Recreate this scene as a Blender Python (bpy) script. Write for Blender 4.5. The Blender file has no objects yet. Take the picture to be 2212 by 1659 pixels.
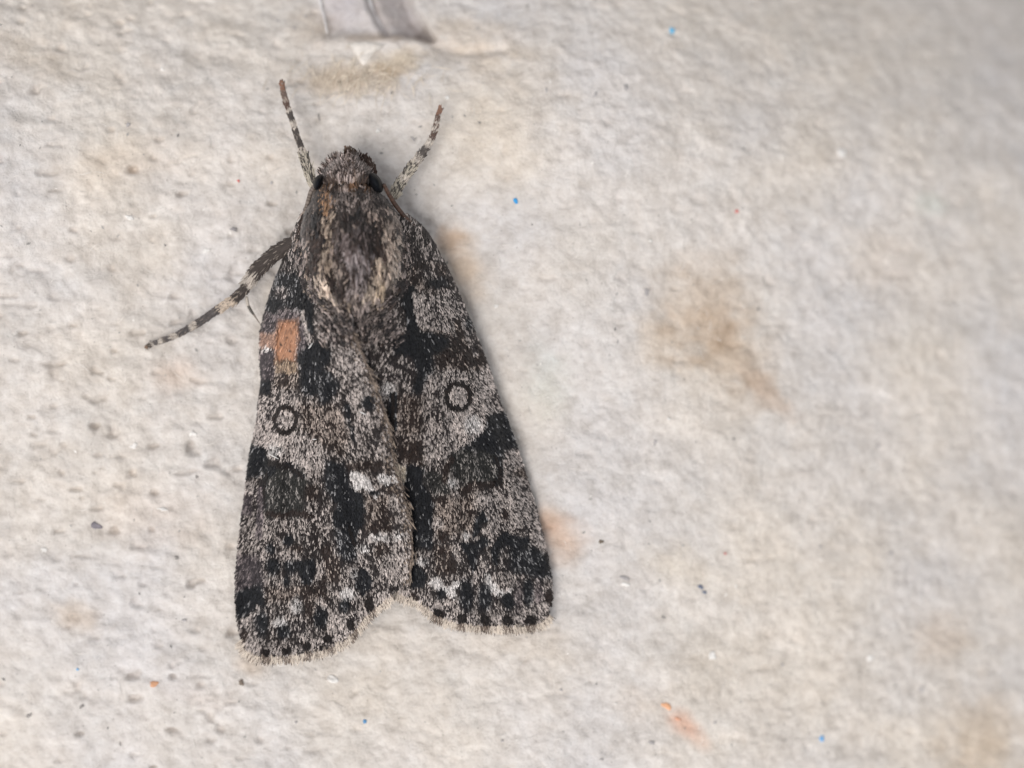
import bpy, math
import numpy as np
from mathutils import Vector

# ------------------------------------------------------------------ camera
S = bpy.context.scene
COL = S.collection
D = 4.0                       # height of the lens above the board (1 unit is about 16 mm)
cam = bpy.data.cameras.new("camera")
cam_o = bpy.data.objects.new("camera", cam)
COL.objects.link(cam_o)
cam_o.location = (0, 0, D)
cam.sensor_width = 36.0
cam.lens = 36.0 * D / 2.212
cam.clip_start = 0.05
cam.clip_end = 100.0
cam.dof.use_dof = True
cam.dof.focus_distance = D - 0.11
cam.dof.aperture_fstop = 0.42
S.camera = cam_o

# ------------------------------------------------------------------ light: bright overcast, from the lower left
SUN_AZ, SUN_EL = math.radians(232), math.radians(65)      # direction the light comes from (math angle in XY)
W = bpy.data.worlds.new("World")
S.world = W
W.use_nodes = True
wn = W.node_tree
wn.nodes.clear()
sky = wn.nodes.new("ShaderNodeTexSky")
sky.sky_type = 'NISHITA'
sky.sun_disc = False
sky.sun_elevation = SUN_EL
sky.sun_rotation = math.pi / 2 - SUN_AZ
sky.dust_density = 1.5
hs = wn.nodes.new("ShaderNodeHueSaturation")
hs.inputs['Saturation'].default_value = 0.12              # cloud cover: nearly grey sky
bg = wn.nodes.new("ShaderNodeBackground")
bg.inputs['Strength'].default_value = 0.14
wo = wn.nodes.new("ShaderNodeOutputWorld")
wn.links.new(sky.outputs[0], hs.inputs['Color'])
wn.links.new(hs.outputs[0], bg.inputs['Color'])
wn.links.new(bg.outputs[0], wo.inputs['Surface'])
sun = bpy.data.lights.new("sun", 'SUN')
sun.energy = 1.5
sun.angle = math.radians(32)
sun.color = (1.0, 0.965, 0.92)
sun_o = bpy.data.objects.new("sun", sun)
COL.objects.link(sun_o)
dv = Vector((math.cos(SUN_AZ) * math.cos(SUN_EL), math.sin(SUN_AZ) * math.cos(SUN_EL), math.sin(SUN_EL)))
sun_o.rotation_euler = dv.to_track_quat('Z', 'Y').to_euler()
sun_o.location = dv * 5
S.view_settings.view_transform = 'Standard'
S.view_settings.look = 'None'
S.view_settings.exposure = 0.31
S.view_settings.gamma = 1.0

# ------------------------------------------------------------------ helpers
rng = np.random.default_rng(7)
CX, CY = 1106.0, 829.5        # plan coordinates: thousandths of a unit, y downwards


def smooth(e0, e1, x):
    t = np.clip((x - e0) / (e1 - e0), 0, 1)
    return t * t * (3 - 2 * t)


_T = np.random.default_rng(3).random((64, 256, 256))


def vnoise(x, y, k=0):
    t = _T[k % 64]
    xi = np.floor(x).astype(int); yi = np.floor(y).astype(int)
    fx = x - xi; fy = y - yi
    fx = fx ** 3 * (fx * (fx * 6 - 15) + 10); fy = fy ** 3 * (fy * (fy * 6 - 15) + 10)
    a = t[xi & 255, yi & 255]; b = t[(xi + 1) & 255, yi & 255]
    c = t[xi & 255, (yi + 1) & 255]; d = t[(xi + 1) & 255, (yi + 1) & 255]
    return (a + (b - a) * fx) * (1 - fy) + (c + (d - c) * fx) * fy


def fbm(x, y, k=0, o=4):
    s = 0; a = 1; n = 0
    for i in range(o):
        s = s + a * (vnoise(x * 2 ** i + 17.3 * i, y * 2 ** i + 9.1 * i, k + i) - 0.5)
        n += a; a *= 0.5
    return s / n


def sd_poly(px, py, P):
    """signed distance to polygon, negative inside"""
    P = np.asarray(P, float)
    d2 = np.full(px.shape, 1e18); ins = np.zeros(px.shape, bool)
    for i in range(len(P)):
        ax, ay = P[i]; bx, by = P[(i + 1) % len(P)]
        ex, ey = bx - ax, by - ay
        t = np.clip(((px - ax) * ex + (py - ay) * ey) / (ex * ex + ey * ey + 1e-9), 0, 1)
        d2 = np.minimum(d2, (px - ax - t * ex) ** 2 + (py - ay - t * ey) ** 2)
        c = ((ay > py) != (by > py)) & (px < (bx - ax) * (py - ay) / (by - ay + 1e-12) + ax)
        ins ^= c
    d = np.sqrt(d2)
    return np.where(ins, -d, d)


def sd_line(px, py, P):
    P = np.asarray(P, float)
    d2 = np.full(px.shape, 1e18)
    for i in range(len(P) - 1):
        ax, ay = P[i]; bx, by = P[i + 1]
        ex, ey = bx - ax, by - ay
        t = np.clip(((px - ax) * ex + (py - ay) * ey) / (ex * ex + ey * ey + 1e-9), 0, 1)
        d2 = np.minimum(d2, (px - ax - t * ex) ** 2 + (py - ay - t * ey) ** 2)
    return np.sqrt(d2)


def world(px, py, z):
    """plan position measured from above at height z -> scene coordinates"""
    k = (D - z) / D / 1000.0
    return np.stack([(px - CX) * k, (CY - py) * k, z], -1)


def mesh_obj(name, verts, faces, mat, parent=None, colors=None, smooth_=False, kind=None, label=None):
    """faces: int array (n,3|4) or a list of them"""
    me = bpy.data.meshes.new(name)
    if isinstance(faces, np.ndarray):
        faces = [faces]
    faces = [np.asarray(f, np.int32) for f in faces if len(f)]
    nl = sum(f.size for f in faces); nf = sum(len(f) for f in faces)
    me.vertices.add(len(verts)); me.loops.add(nl); me.polygons.add(nf)
    me.vertices.foreach_set("co", np.asarray(verts, np.float32).ravel())
    me.loops.foreach_set("vertex_index", np.concatenate([f.ravel() for f in faces]))
    ls = []; c = 0
    for f in faces:
        ls.append(c + np.arange(len(f)) * f.shape[1]); c += f.size
    me.polygons.foreach_set("loop_start", np.concatenate(ls).astype(np.int32))
    me.polygons.foreach_set("use_smooth", np.full(nf, smooth_))
    me.update(calc_edges=True)
    me.validate()
    if colors is not None:
        a = me.color_attributes.new("tint", 'FLOAT_COLOR', 'POINT')
        c4 = np.ones((len(verts), 4), np.float32); c4[:, :3] = colors
        a.data.foreach_set("color", c4.ravel())
    me.materials.append(mat)
    o = bpy.data.objects.new(name, me)
    COL.objects.link(o)
    o.parent = parent
    if kind: o["kind"] = kind
    if label: o["label"] = label
    return o


def new_mat(name):
    m = bpy.data.materials.new(name)
    m.use_nodes = True
    return m, m.node_tree, m.node_tree.nodes["Principled BSDF"]


def attr_mat(name, rough=0.6, spec=0.3, sheen=0.0, noise=0.0, nscale=300):
    m, nt, b = new_mat(name)
    a = nt.nodes.new("ShaderNodeAttribute"); a.attribute_name = "tint"
    src = a.outputs['Color']
    if noise:
        tc = nt.nodes.new("ShaderNodeTexCoord")
        n = nt.nodes.new("ShaderNodeTexNoise"); n.inputs['Scale'].default_value = nscale
        mr = nt.nodes.new("ShaderNodeMapRange")
        mr.inputs['To Min'].default_value = 1 - noise; mr.inputs['To Max'].default_value = 1 + noise
        mx = nt.nodes.new("ShaderNodeVectorMath"); mx.operation = 'SCALE'
        nt.links.new(tc.outputs['Object'], n.inputs['Vector'])
        nt.links.new(n.outputs['Fac'], mr.inputs['Value'])
        nt.links.new(src, mx.inputs[0]); nt.links.new(mr.outputs[0], mx.inputs['Scale'])
        src = mx.outputs[0]
    nt.links.new(src, b.inputs['Base Color'])
    b.inputs['Roughness'].default_value = rough
    b.inputs['Specular IOR Level'].default_value = spec
    if sheen:
        b.inputs['Sheen Weight'].default_value = sheen
    return m


# ------------------------------------------------------------------ the pulp board
PIT_L = [(674, -115), (690, -5), (704, 52), (828, 54), (792, -15), (754, -115)]
PIT_R = [(754, -115), (792, -15), (828, 54), (922, 60), (884, -5), (840, -115)]


def board_z(qx, qy):
    t = np.clip((qx - 1150) / 1150, 0, 1.8)
    a = 0.50 - 0.18 * np.clip(qy / 1659, -0.3, 1.2)
    z = -a * t ** 1.5
    z = z + 0.30 * np.clip((480 - qx) / 900, 0, 1.5) ** 1.4 * (0.75 - np.clip(qy / 1659, -0.2, 1.1))
    z = z - 0.22 * np.clip((330 - qy) / 500, 0, 1.5) ** 1.4
    # fibrous lumps, drawn out along the flow of the pulp
    ca, sa = math.cos(math.radians(-14)), math.sin(math.radians(-14))
    u = qx * ca - qy * sa; v = qx * sa + qy * ca
    wx = 14 * fbm(qx / 90, qy / 90, 40, 2); wy = 14 * fbm(qx / 90, qy / 90, 44, 2)
    near = smooth(1000, 350, qx)
    z = z + 0.018 * fbm(qx / 210, qy / 210, 1, 3)
    z = z + 0.010 * near * fbm((u + wx) / 90, (v + wy) / 34, 5, 2)
    z = z + 0.0085 * (0.45 + 0.55 * near) * fbm((u + wx) / 34, (v + wy) / 22, 17, 3)
    z = z + 0.008 * (1 - 0.4 * near) * fbm((qx + wx) / 60, (qy + wy) / 48, 9, 2)
    z = z + 0.0052 * fbm((u + wx) / 16, (v + wy) / 13, 13, 3)
    pits = np.clip(fbm((qx + wx) / 42, (qy + wy) / 20, 21, 2) - 0.25, 0, 1)
    z = z - 0.09 * pits * (0.35 + 0.65 * near)
    # torn pocket at the top edge of the picture
    jx = 12 * fbm(qx / 22, qy / 22, 30, 3)
    eL = smooth(18, -14, sd_poly(qx + jx, qy + jx, PIT_L)); eR = smooth(18, -14, sd_poly(qx + jx, qy + jx, PIT_R))
    crease = 754 + (qy + 115) * (74 / 170.0)
    zl = -0.016 - 0.0002 * np.clip(crease - qx, 0, 120) + 0.010 * fbm(qx / 30, qy / 30, 36, 2)
    zr = -0.016 - 0.0007 * np.clip(qx - crease, 0, 110) + 0.014 * fbm(qx / 30, qy / 30, 38, 3)
    z = z * (1 - 0.5 * np.maximum(eL, eR)) + eL * (zl - 0.035) + eR * (zr - 0.05)
    lip = np.exp(-(sd_line(qx, qy, [(690, 74), (795, 76), (895, 76)]) / 16) ** 2)
    z = z + 0.009 * lip
    gr = np.exp(-(sd_line(qx, qy, [(910, 48), (940, 82), (995, 100), (1085, 92)]) / 13) ** 2)
    z = z - 0.014 * gr
    return z


def on_board(px, py):
    """point of the board seen at plan position px,py"""
    px = np.asarray(px, float); py = np.asarray(py, float)
    qx, qy = px.copy(), py.copy()
    for _ in range(8):
        k = (D - board_z(qx, qy)) / D
        qx = CX + (px - CX) * k; qy = CY + (py - CY) * k
    return qx, qy


# stains, with the grey of the torn pocket among them: (x, y, rx, ry, angle, colour multiplier, strength)
STAINS = [
    (1530, 650, 120, 125, 20, (0.83, 0.74, 0.65), 0.8), (1580, 770, 130, 90, 40, (0.80, 0.705, 0.61), 0.8),
    (1440, 730, 70, 70, 0, (0.88, 0.76, 0.62), 0.6), (1660, 850, 90, 30, 40, (0.92, 0.75, 0.62), 0.5),
    (1560, 720, 44, 22, -35, (0.82, 0.72, 0.62), 0.5),
    (1000, 570, 50, 80, -25, (0.94, 0.78, 0.62), 0.75), (962, 520, 40, 44, 0, (0.90, 0.72, 0.56), 0.5),
    (1215, 1165, 62, 55, 20, (0.94, 0.72, 0.57), 0.8), (1180, 1120, 45, 40, 0, (0.95, 0.72, 0.55), 0.6),
    (1475, 1562, 48, 26, 35, (0.95, 0.66, 0.54), 0.85), (1510, 1600, 40, 22, 35, (0.96, 0.76, 0.66), 0.6),
    (1390, 1525, 60, 40, 20, (0.95, 0.87, 0.78), 0.5),
    (2120, 1600, 120, 130, 20, (0.88, 0.78, 0.66), 0.7), (2040, 1380, 70, 70, 0, (0.88, 0.78, 0.68), 0.6),
    (760, 170, 120, 36, 0, (0.84, 0.73, 0.60), 0.85), (860, 130, 80, 40, -20, (0.88, 0.77, 0.60), 0.8),
    (835, 82, 120, 18, 0, (0.72, 0.62, 0.52), 0.75), (690, 60, 70, 50, 0, (0.88, 0.80, 0.70), 0.6),
    (1010, 90, 120, 70, 10, (0.97, 0.88, 0.76), 0.7), (1100, 230, 140, 160, 0, (0.97, 0.92, 0.84), 0.6),
    (160, 1330, 60, 35, 20, (0.93, 0.83, 0.72), 0.8), (90, 130, 120, 40, 20, (0.92, 0.86, 0.78), 0.6),
    (260, 350, 160, 60, -10, (0.93, 0.86, 0.78), 0.5), (380, 810, 60, 40, 0, (0.96, 0.84, 0.76), 0.7),
    (800, 1390, 160, 40, 0, (0.97, 0.93, 0.88), 0.5), (540, 1440, 40, 26, 30, (0.90, 0.80, 0.70), 0.7),
    (1130, 1390, 150, 50, 10, (0.97, 0.92, 0.85), 0.6), (1180, 830, 60, 90, 0, (0.90, 0.95, 0.92), 0.7),
    (1480, 1230, 120, 50, 20, (0.96, 0.92, 0.84), 0.6), (2010, 440, 50, 30, 0, (0.92, 1.0, 0.98), 0.7),
    (735, 20, 60, 90, 0, (0.86, 0.85, 0.88), 0.8), (1900, 560, 120, 80, 0, (0.98, 0.92, 0.86), 0.5),  # first: lavender grey of the torn pocket, its shade partly put into the colour
    (600, 700, 60, 160, 10, (0.97, 0.93, 0.88), 0.4), (250, 560, 160, 70, 10, (0.94, 0.92, 0.89), 0.5),
    (330, 1120, 130, 80, 0, (0.97, 0.91, 0.86), 0.6), (420, 1500, 80, 30, 10, (0.95, 0.9, 0.88), 0.5),
]

NX, NY = 940, 740
gx = np.linspace(-1.95, 1.95, NX); gy = np.linspace(-1.55, 1.55, NY)
X, Y = np.meshgrid(gx, gy)
QX = (X * 1000 + CX).ravel(); QY = (CY - Y * 1000).ravel()
Z = board_z(QX, QY)
tint = np.ones((len(QX), 3))
n1 = fbm(QX / 150, QY / 150, 25, 4)[:, None]; n2 = fbm(QX / 95, QY / 70, 31, 4)[:, None]
n3 = fbm(QX / 260, QY / 260, 35, 3)[:, None]
tint *= 1 + np.clip(n1 * 1.5, -1, 1) * np.array([[-0.03, -0.008, 0.028]])
tint *= 1 + np.clip(n2 * 1.5, -1, 1) * np.array([[0.13, 0.125, 0.12]])
tint *= 1 + np.clip(n3 * 2.0, -1, 1) * np.array([[0.04, 0.01, -0.05]])
wob = fbm(QX / 40, QY / 34, 28, 4)
for (sx, sy, rx, ry, an, c, st) in STAINS:
    ox, oy = on_board(sx, sy)
    a = math.radians(an)
    dx = QX - ox; dy = QY - oy
    u = (dx * math.cos(a) + dy * math.sin(a)) / rx; v = (-dx * math.sin(a) + dy * math.cos(a)) / ry
    r = np.sqrt(u * u + v * v) + wob * 0.8
    m = (st * smooth(1.4, 0.1, r))[:, None]
    tint *= 1 - m + m * np.array([c])
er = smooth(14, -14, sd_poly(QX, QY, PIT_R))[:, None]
tint *= 1 - er + er * np.array([[0.72, 0.705, 0.73]])  # shade of the right facet put into the colour, with its grey paper
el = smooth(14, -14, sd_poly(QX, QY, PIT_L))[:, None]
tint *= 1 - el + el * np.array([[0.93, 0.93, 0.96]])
I = np.arange(NX * NY).reshape(NY, NX)
F = np.stack([I[:-1, :-1], I[:-1, 1:], I[1:, 1:], I[1:, :-1]], -1).reshape(-1, 4)

BM, nt, b = new_mat("pulp")
L = nt.links
tc = nt.nodes.new("ShaderNodeTexCoord")
at = nt.nodes.new("ShaderNodeAttribute"); at.attribute_name = "tint"


def n_noise(scale, detail=4, rough=0.6, stretch=None, rot=0):
    n = nt.nodes.new("ShaderNodeTexNoise")
    n.inputs['Scale'].default_value = scale; n.inputs['Detail'].default_value = detail
    n.inputs['Roughness'].default_value = rough
    if stretch:
        mp = nt.nodes.new("ShaderNodeMapping")
        mp.inputs['Scale'].default_value = stretch; mp.inputs['Rotation'].default_value = (0, 0, rot)
        L.new(tc.outputs['Object'], mp.inputs['Vector']); L.new(mp.outputs[0], n.inputs['Vector'])
    else:
        L.new(tc.outputs['Object'], n.inputs['Vector'])
    return n


def ramp(src, pts):
    r = nt.nodes.new("ShaderNodeValToRGB")
    e = r.color_ramp.elements
    e[0].position, e[0].color = pts[0][0], (*pts[0][1], 1)
    e[1].position, e[1].color = pts[-1][0], (*pts[-1][1], 1)
    for p, c in pts[1:-1]:
        k = e.new(p); k.color = (*c, 1)
    L.new(src, r.inputs['Fac'])
    return r


def mul(a, b_, f=1.0):
    m = nt.nodes.new("ShaderNodeMix"); m.data_type = 'RGBA'; m.blend_type = 'MULTIPLY'
    m.inputs[0].default_value = f
    L.new(a, m.inputs[6]); L.new(b_, m.inputs[7])
    return m.outputs[2]


base = ramp(n_noise(26, 5, 0.62).outputs['Fac'], [(0.28, (0.56, 0.508, 0.465)), (0.5, (0.675, 0.624, 0.584)), (0.72, (0.755, 0.71, 0.675))])
fib = ramp(n_noise(75, 5, 0.7, (0.8, 1.2, 1), math.radians(-12)).outputs['Fac'], [(0.3, (0.86, 0.85, 0.84)), (0.55, (1, 1, 1))])
vo = nt.nodes.new("ShaderNodeTexVoronoi"); vo.inputs['Scale'].default_value = 34
L.new(tc.outputs['Object'], vo.inputs['Vector'])
spk = ramp(vo.outputs['Distance'], [(0.035, (0.55, 0.53, 0.52)), (0.075, (1, 1, 1))])
vo2 = nt.nodes.new("ShaderNodeTexVoronoi"); vo2.inputs['Scale'].default_value = 90
L.new(tc.outputs['Object'], vo2.inputs['Vector'])
spk2 = ramp(vo2.outputs['Distance'], [(0.05, (0.74, 0.73, 0.72)), (0.12, (1, 1, 1))])
c = mul(base.outputs[0], fib.outputs[0], 0.8)
c = mul(c, spk.outputs[0], 0.8)
c = mul(c, spk2.outputs[0], 0.8)
c = mul(c, at.outputs['Color'])
L.new(c, b.inputs['Base Color'])
b.inputs['Roughness'].default_value = 0.85
b.inputs['Specular IOR Level'].default_value = 0.15
bp = nt.nodes.new("ShaderNodeBump"); bp.inputs['Strength'].default_value = 0.75; bp.inputs['Distance'].default_value = 0.009
gr1 = n_noise(70, 6, 0.72).outputs['Fac']
L.new(gr1, bp.inputs['Height'])
L.new(bp.outputs[0], b.inputs['Normal'])
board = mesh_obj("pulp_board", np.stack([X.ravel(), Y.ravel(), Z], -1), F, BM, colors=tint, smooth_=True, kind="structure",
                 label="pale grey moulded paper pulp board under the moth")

# ------------------------------------------------------------------ chips and fibres in the board
FLECK = attr_mat("fleck_paper", 0.75, 0.2, noise=0.25, nscale=120)


def fleck(px, py, rx, ry, ang, col, name="paper_fleck", label=None, lift=0.003, pts=None, seed=0):
    r = np.random.default_rng(seed + int(px * 7 + py))
    ox, oy = on_board(px, py)
    n = 11
    if pts is None:
        th = np.linspace(0, 2 * np.pi, n, endpoint=False)
        rad = 0.5 + 0.65 * r.random(n)
        x = np.cos(th) * rx * rad; y = np.sin(th) * ry * rad
    else:
        n = len(pts); x = np.array([p[0] - px for p in pts], float); y = np.array([p[1] - py for p in pts], float)
    a = math.radians(ang)
    x, y = x * math.cos(a) - y * math.sin(a), x * math.sin(a) + y * math.cos(a)
    xs = np.concatenate([[0], x * 0.6, x, x]) + ox; ys = np.concatenate([[0], y * 0.6, y, y]) + oy
    z = board_z(xs, ys)
    z[0] += lift * 0.9; z[1:n + 1] += lift * 0.85; z[n + 1:2 * n + 1] += lift * 0.5; z[2 * n + 1:] -= 0.006
    v = np.stack([(xs - CX) / 1000, (CY - ys) / 1000, z], -1)
    i = np.arange(n); j = (i + 1) % n
    tri = np.stack([np.zeros(n, int), 1 + j, 1 + i], -1)
    q1 = np.stack([1 + i, 1 + j, n + 1 + j, n + 1 + i], -1)
    q2 = np.stack([n + 1 + i, n + 1 + j, 2 * n + 1 + j, 2 * n + 1 + i], -1)
    cc = np.array(col)[None, :] * (0.85 + 0.3 * r.random((len(v), 1)))
    return mesh_obj(name, v, [tri, q1, q2], FLECK, board, cc, True, label=label)


BLUE = (0.05, 0.30, 0.62); DARK = (0.29, 0.27, 0.255); WHITE = (0.72, 0.69, 0.66); GREY = (0.40, 0.375, 0.37)
for (x, y, r, c_) in [(1452, 66, 8, (0.10, 0.42, 0.68)), (1114, 434, 6.5, BLUE), (1775, 1595, 7.5, (0.10, 0.34, 0.66)), (788, 1558, 5, (0.10, 0.24, 0.42)),
                      (168, 1446, 4, (0.2, 0.4, 0.62))]:
    fleck(x, y, r, r, 20, c_, label="small blue paper fleck in the pulp")
for (x, y, r) in [(515, 390, 4), (1592, 456, 4.5), (1567, 1195, 3)]:
    fleck(x, y, r, r, 0, (0.62, 0.16, 0.14), label="tiny red fleck in the pulp")
fleck(333, 1478, 12, 6, -6, (0.64, 0.35, 0.21), label="oval orange fleck in the pulp")
fleck(1441, 1526, 15, 7, 35, (0.76, 0.42, 0.25), label="bright orange paper fleck")
fleck(1465, 1553, 8, 4, 20, (0.66, 0.36, 0.25))
for (x, y, rx, ry, an, c_) in [
    (277, 270, 5, 8, 20, GREY), (504, 495, 10, 6, 10, (0.30, 0.28, 0.28)), (210, 1137, 14, 8, 28, (0.22, 0.20, 0.22)),
    (382, 1204, 6, 5, 0, DARK), (425, 1030, 4, 4, 0, DARK), (64, 1545, 8, 5, -35, DARK), (176, 1526, 7, 3.5, -40, DARK),
    (521, 1474, 6, 8, -20, (0.2, 0.16, 0.13)), (1514, 1268, 8, 6, 20, (0.16, 0.18, 0.24)), (1522, 1280, 7, 5, 40, (0.18, 0.2, 0.25)),
    (1298, 1170, 7, 5, 0, (0.16, 0.13, 0.1)), (1433, 1333, 6, 3, 20, DARK), (1349, 1249, 16, 6, 20, GREY),  # last: a grey hole, its dark painted on as a chip
    (1772, 1181, 6, 4, 0, GREY), (1408, 1604, 10, 5, 0, GREY), (1397, 631, 7, 9, 30, GREY), (1334, 739, 3, 6, 0, GREY),
    (1415, 956, 4, 8, 20, GREY), (1897, 963, 6, 6, 0, GREY), (1925, 1195, 6, 5, 0, GREY), (1990, 1490, 6, 8, 0, GREY),
    (689, 255, 2, 10, -8, DARK), (847, 200, 3, 6, 30, DARK), (892, 299, 3, 9, -40, GREY), (1035, 265, 4, 3, 0, DARK),
    (1180, 195, 4, 7, 0, GREY), (1352, 190, 6, 10, 0, GREY), (1285, 205, 5, 9, 20, GREY), (398, 1340, 6, 4, 10, GREY),
    (1690, 1435, 3, 5, 20, GREY), (1300, 1640, 6, 3, 0, GREY), (640, 1560, 4, 4, 0, GREY), (705, 1390, 4, 3, 0, GREY),
    (600, 45, 4, 3, 0, GREY), (636, 60, 5, 3, 30, GREY), (660, 35, 6, 2, 0, GREY), (615, 190, 3, 5, 0, DARK), (735, 178, 6, 5, 0, (0.3, 0.25, 0.2)),
    (586, 395, 4, 5, 0, GREY), (1545, 1560, 4, 6, 40, GREY), (1212, 1490, 5, 3, 10, GREY), (1085, 1600, 4, 3, 10, GREY)]:
    fleck(x, y, rx, ry, an, c_, "dark_fleck", "small dark speck in the pulp")
for (x, y, rx, ry, an) in [(966, 212, 6, 6, 0), (817, 283, 6, 5, 0), (417, 936, 9, 8, 0), (289, 963, 11, 7, -20), (352, 1099, 13, 5, 5),
                           (96, 1188, 8, 6, 0), (446, 542, 10, 7, -15), (1349, 1262, 13, 5, 12), (1540, 1417, 9, 11, 30), (1405, 520, 5, 4, 0),
                           (1072, 662, 7, 6, 20), (718, 1467, 15, 8, 15), (1160, 1358, 6, 5, 0), (1330, 1520, 4, 3, 0), (760, 1315, 3, 3, 0),
                           (1820, 330, 14, 12, 30), (350, 150, 8, 5, 20), (280, 470, 12, 6, 10), (1880, 1420, 12, 8, 0), (1445, 905, 5, 4, 0)]:
    fleck(x, y, rx, ry, an, WHITE, "white_fleck", "small white paper flake in the pulp")
fleck(786, 118, 1, 1, 0, (0.66, 0.61, 0.56), "paper_flake", "pale pointed paper flake below the torn pocket", 0.005,
      pts=[(748, 92), (790, 88), (832, 96), (806, 116), (791, 143), (783, 143), (766, 116)])
for e in ([(684, -60), (692, 6), (703, 42), (711, 78), (708, 78), (700, 42), (689, 6)], [(788, -40), (802, 14), (821, 50), (831, 66), (828, 66), (818, 50), (799, 14)]):
    ex = np.mean([p[0] for p in e]); ey = np.mean([p[1] for p in e])
    fleck(ex, ey, 1, 1, 0, (0.76, 0.74, 0.74), "torn_edge", "thin white torn paper edge", 0.006, pts=e)

# specks too small to count
N = 420
qx = rng.uniform(-60, 2270, N); qy = rng.uniform(-60, 1720, N)
r = rng.uniform(0.8, 2.6, N) * rng.choice([1, 1, 1.5], N); an = rng.uniform(0, np.pi, N)
V = []
for k in range(4):
    th = an + k * np.pi / 2
    rr = r * (1.5 if k % 2 else 0.7)
    x = qx + np.cos(th) * rr; y = qy + np.sin(th) * rr
    V.append(np.stack([(x - CX) / 1000, (CY - y) / 1000, board_z(x, y) + 0.0012], -1))
V = np.stack(V, 1).reshape(-1, 3)
cc = np.repeat(rng.choice([0.2, 0.3, 0.4, 0.8], N, p=[.25, .3, .25, .2])[:, None] * np.array([[1, 0.95, 0.9]]), 4, 0)
mesh_obj("specks", V, np.arange(4 * N).reshape(-1, 4)[:, ::-1], FLECK, board, cc, kind="stuff")


# pale paper fibres lying on the board
def fibre_strips(x0, y0, ang, ln, wd, curv, col, lift):
    n = len(x0); K = 7
    V = np.zeros((n, K, 2, 3))
    x = x0.copy(); y = y0.copy(); a = ang.copy()
    for k in range(K):
        nx, ny = -np.sin(a), np.cos(a)
        w = wd * (1 - 0.7 * abs(k / (K - 1) * 2 - 1))
        zz = board_z(x, y) + lift * (0.6 + np.sin(k / (K - 1) * np.pi))
        for s in (0, 1):
            sg = (-1, 1)[s]
            V[:, k, s, 0] = (x + sg * nx * w - CX) / 1000; V[:, k, s, 1] = (CY - y - sg * ny * w) / 1000; V[:, k, s, 2] = zz
        x = x + np.cos(a) * ln / K; y = y + np.sin(a) * ln / K; a = a + curv / K
    base = np.arange(n)[:, None] * (2 * K)
    f = []
    for k in range(K - 1):
        f.append(np.stack([base[:, 0] + 2 * k, base[:, 0] + 2 * k + 1, base[:, 0] + 2 * k + 3, base[:, 0] + 2 * k + 2], -1))
    return V.reshape(-1, 3), np.concatenate(f), np.repeat(col, 2 * K, 0)


N = 1500
x0 = rng.uniform(-60, 2270, N); y0 = rng.uniform(-60, 1720, N)
ang = rng.normal(math.radians(-8), 0.7, N)
v, f, cc = fibre_strips(x0, y0, ang, rng.uniform(12, 45, N), rng.uniform(0.35, 0.7, N), rng.normal(0, 1.2, N),
                        np.array([[0.72, 0.68, 0.64]]) * rng.choice([1.08, 0.95, 0.85, 0.7], N, p=[.4, .3, .2, .1])[:, None], rng.uniform(0.0005, 0.0018, N))
mesh_obj("fibres", v, f, FLECK, board, cc, kind="stuff")
N = 230
x0 = rng.normal(775, 75, N); y0 = rng.normal(148, 24, N)
ang = rng.normal(1.9, 0.55, N)
v, f, cc = fibre_strips(x0, y0, ang, rng.uniform(20, 60, N), rng.uniform(0.4, 0.9, N), rng.normal(0, 0.45, N),
                        np.array([[0.72, 0.63, 0.52]]) * rng.uniform(0.75, 1.1, N)[:, None], rng.uniform(0.001, 0.006, N))
mesh_obj("tan_fibres", v, f, FLECK, board, cc, kind="stuff")

# ------------------------------------------------------------------ the moth: shape
moth = bpy.data.objects.new("moth", None)
COL.objects.link(moth)
moth.location = (0, 0, 0)
moth["label"] = "grey and black mottled moth with an orange wing patch, resting on pale pulp board"
moth["category"] = "moth"

SCALE = attr_mat("wing_scale", 0.5, 0.35, 0.15)
HAIR = attr_mat("body_hair", 0.55, 0.3, 0.2)
CHITIN = attr_mat("chitin", 0.45, 0.4, noise=0.35, nscale=200)

# body table: y, centre x, half width, top height
BT = np.array([(334, 753, 6, .085), (346, 752, 26, .130), (368, 750, 50, .158), (392, 747, 66, .168), (412, 748, 70, .166), (430, 752, 82, .182),
               (460, 757, 100, .200), (500, 761, 112, .212), (560, 765, 112, .216), (620, 768, 100, .214), (680, 770, 70, .198), (740, 782, 52, .155),
               (850, 806, 50, .125), (1000, 835, 46, .10), (1150, 855, 38, .08), (1230, 862, 10, .06)], float)



def bt(y, i):
    return np.interp(y, BT[:, 0], BT[:, i])


def body_z(px, py):
    s = np.clip((px - bt(py, 1)) / bt(py, 2), -1, 1)
    t = bt(py, 3)
    ridge = 0.010 * np.exp(-(s / 0.22) ** 2) - 0.012 * np.exp(-((np.abs(s) - 0.42) / 0.12) ** 2)
    return t * 0.45 + t * 0.55 * np.sqrt(1 - np.abs(s) ** 2.6 * 0.98) + ridge * smooth(430, 520, py)


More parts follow.
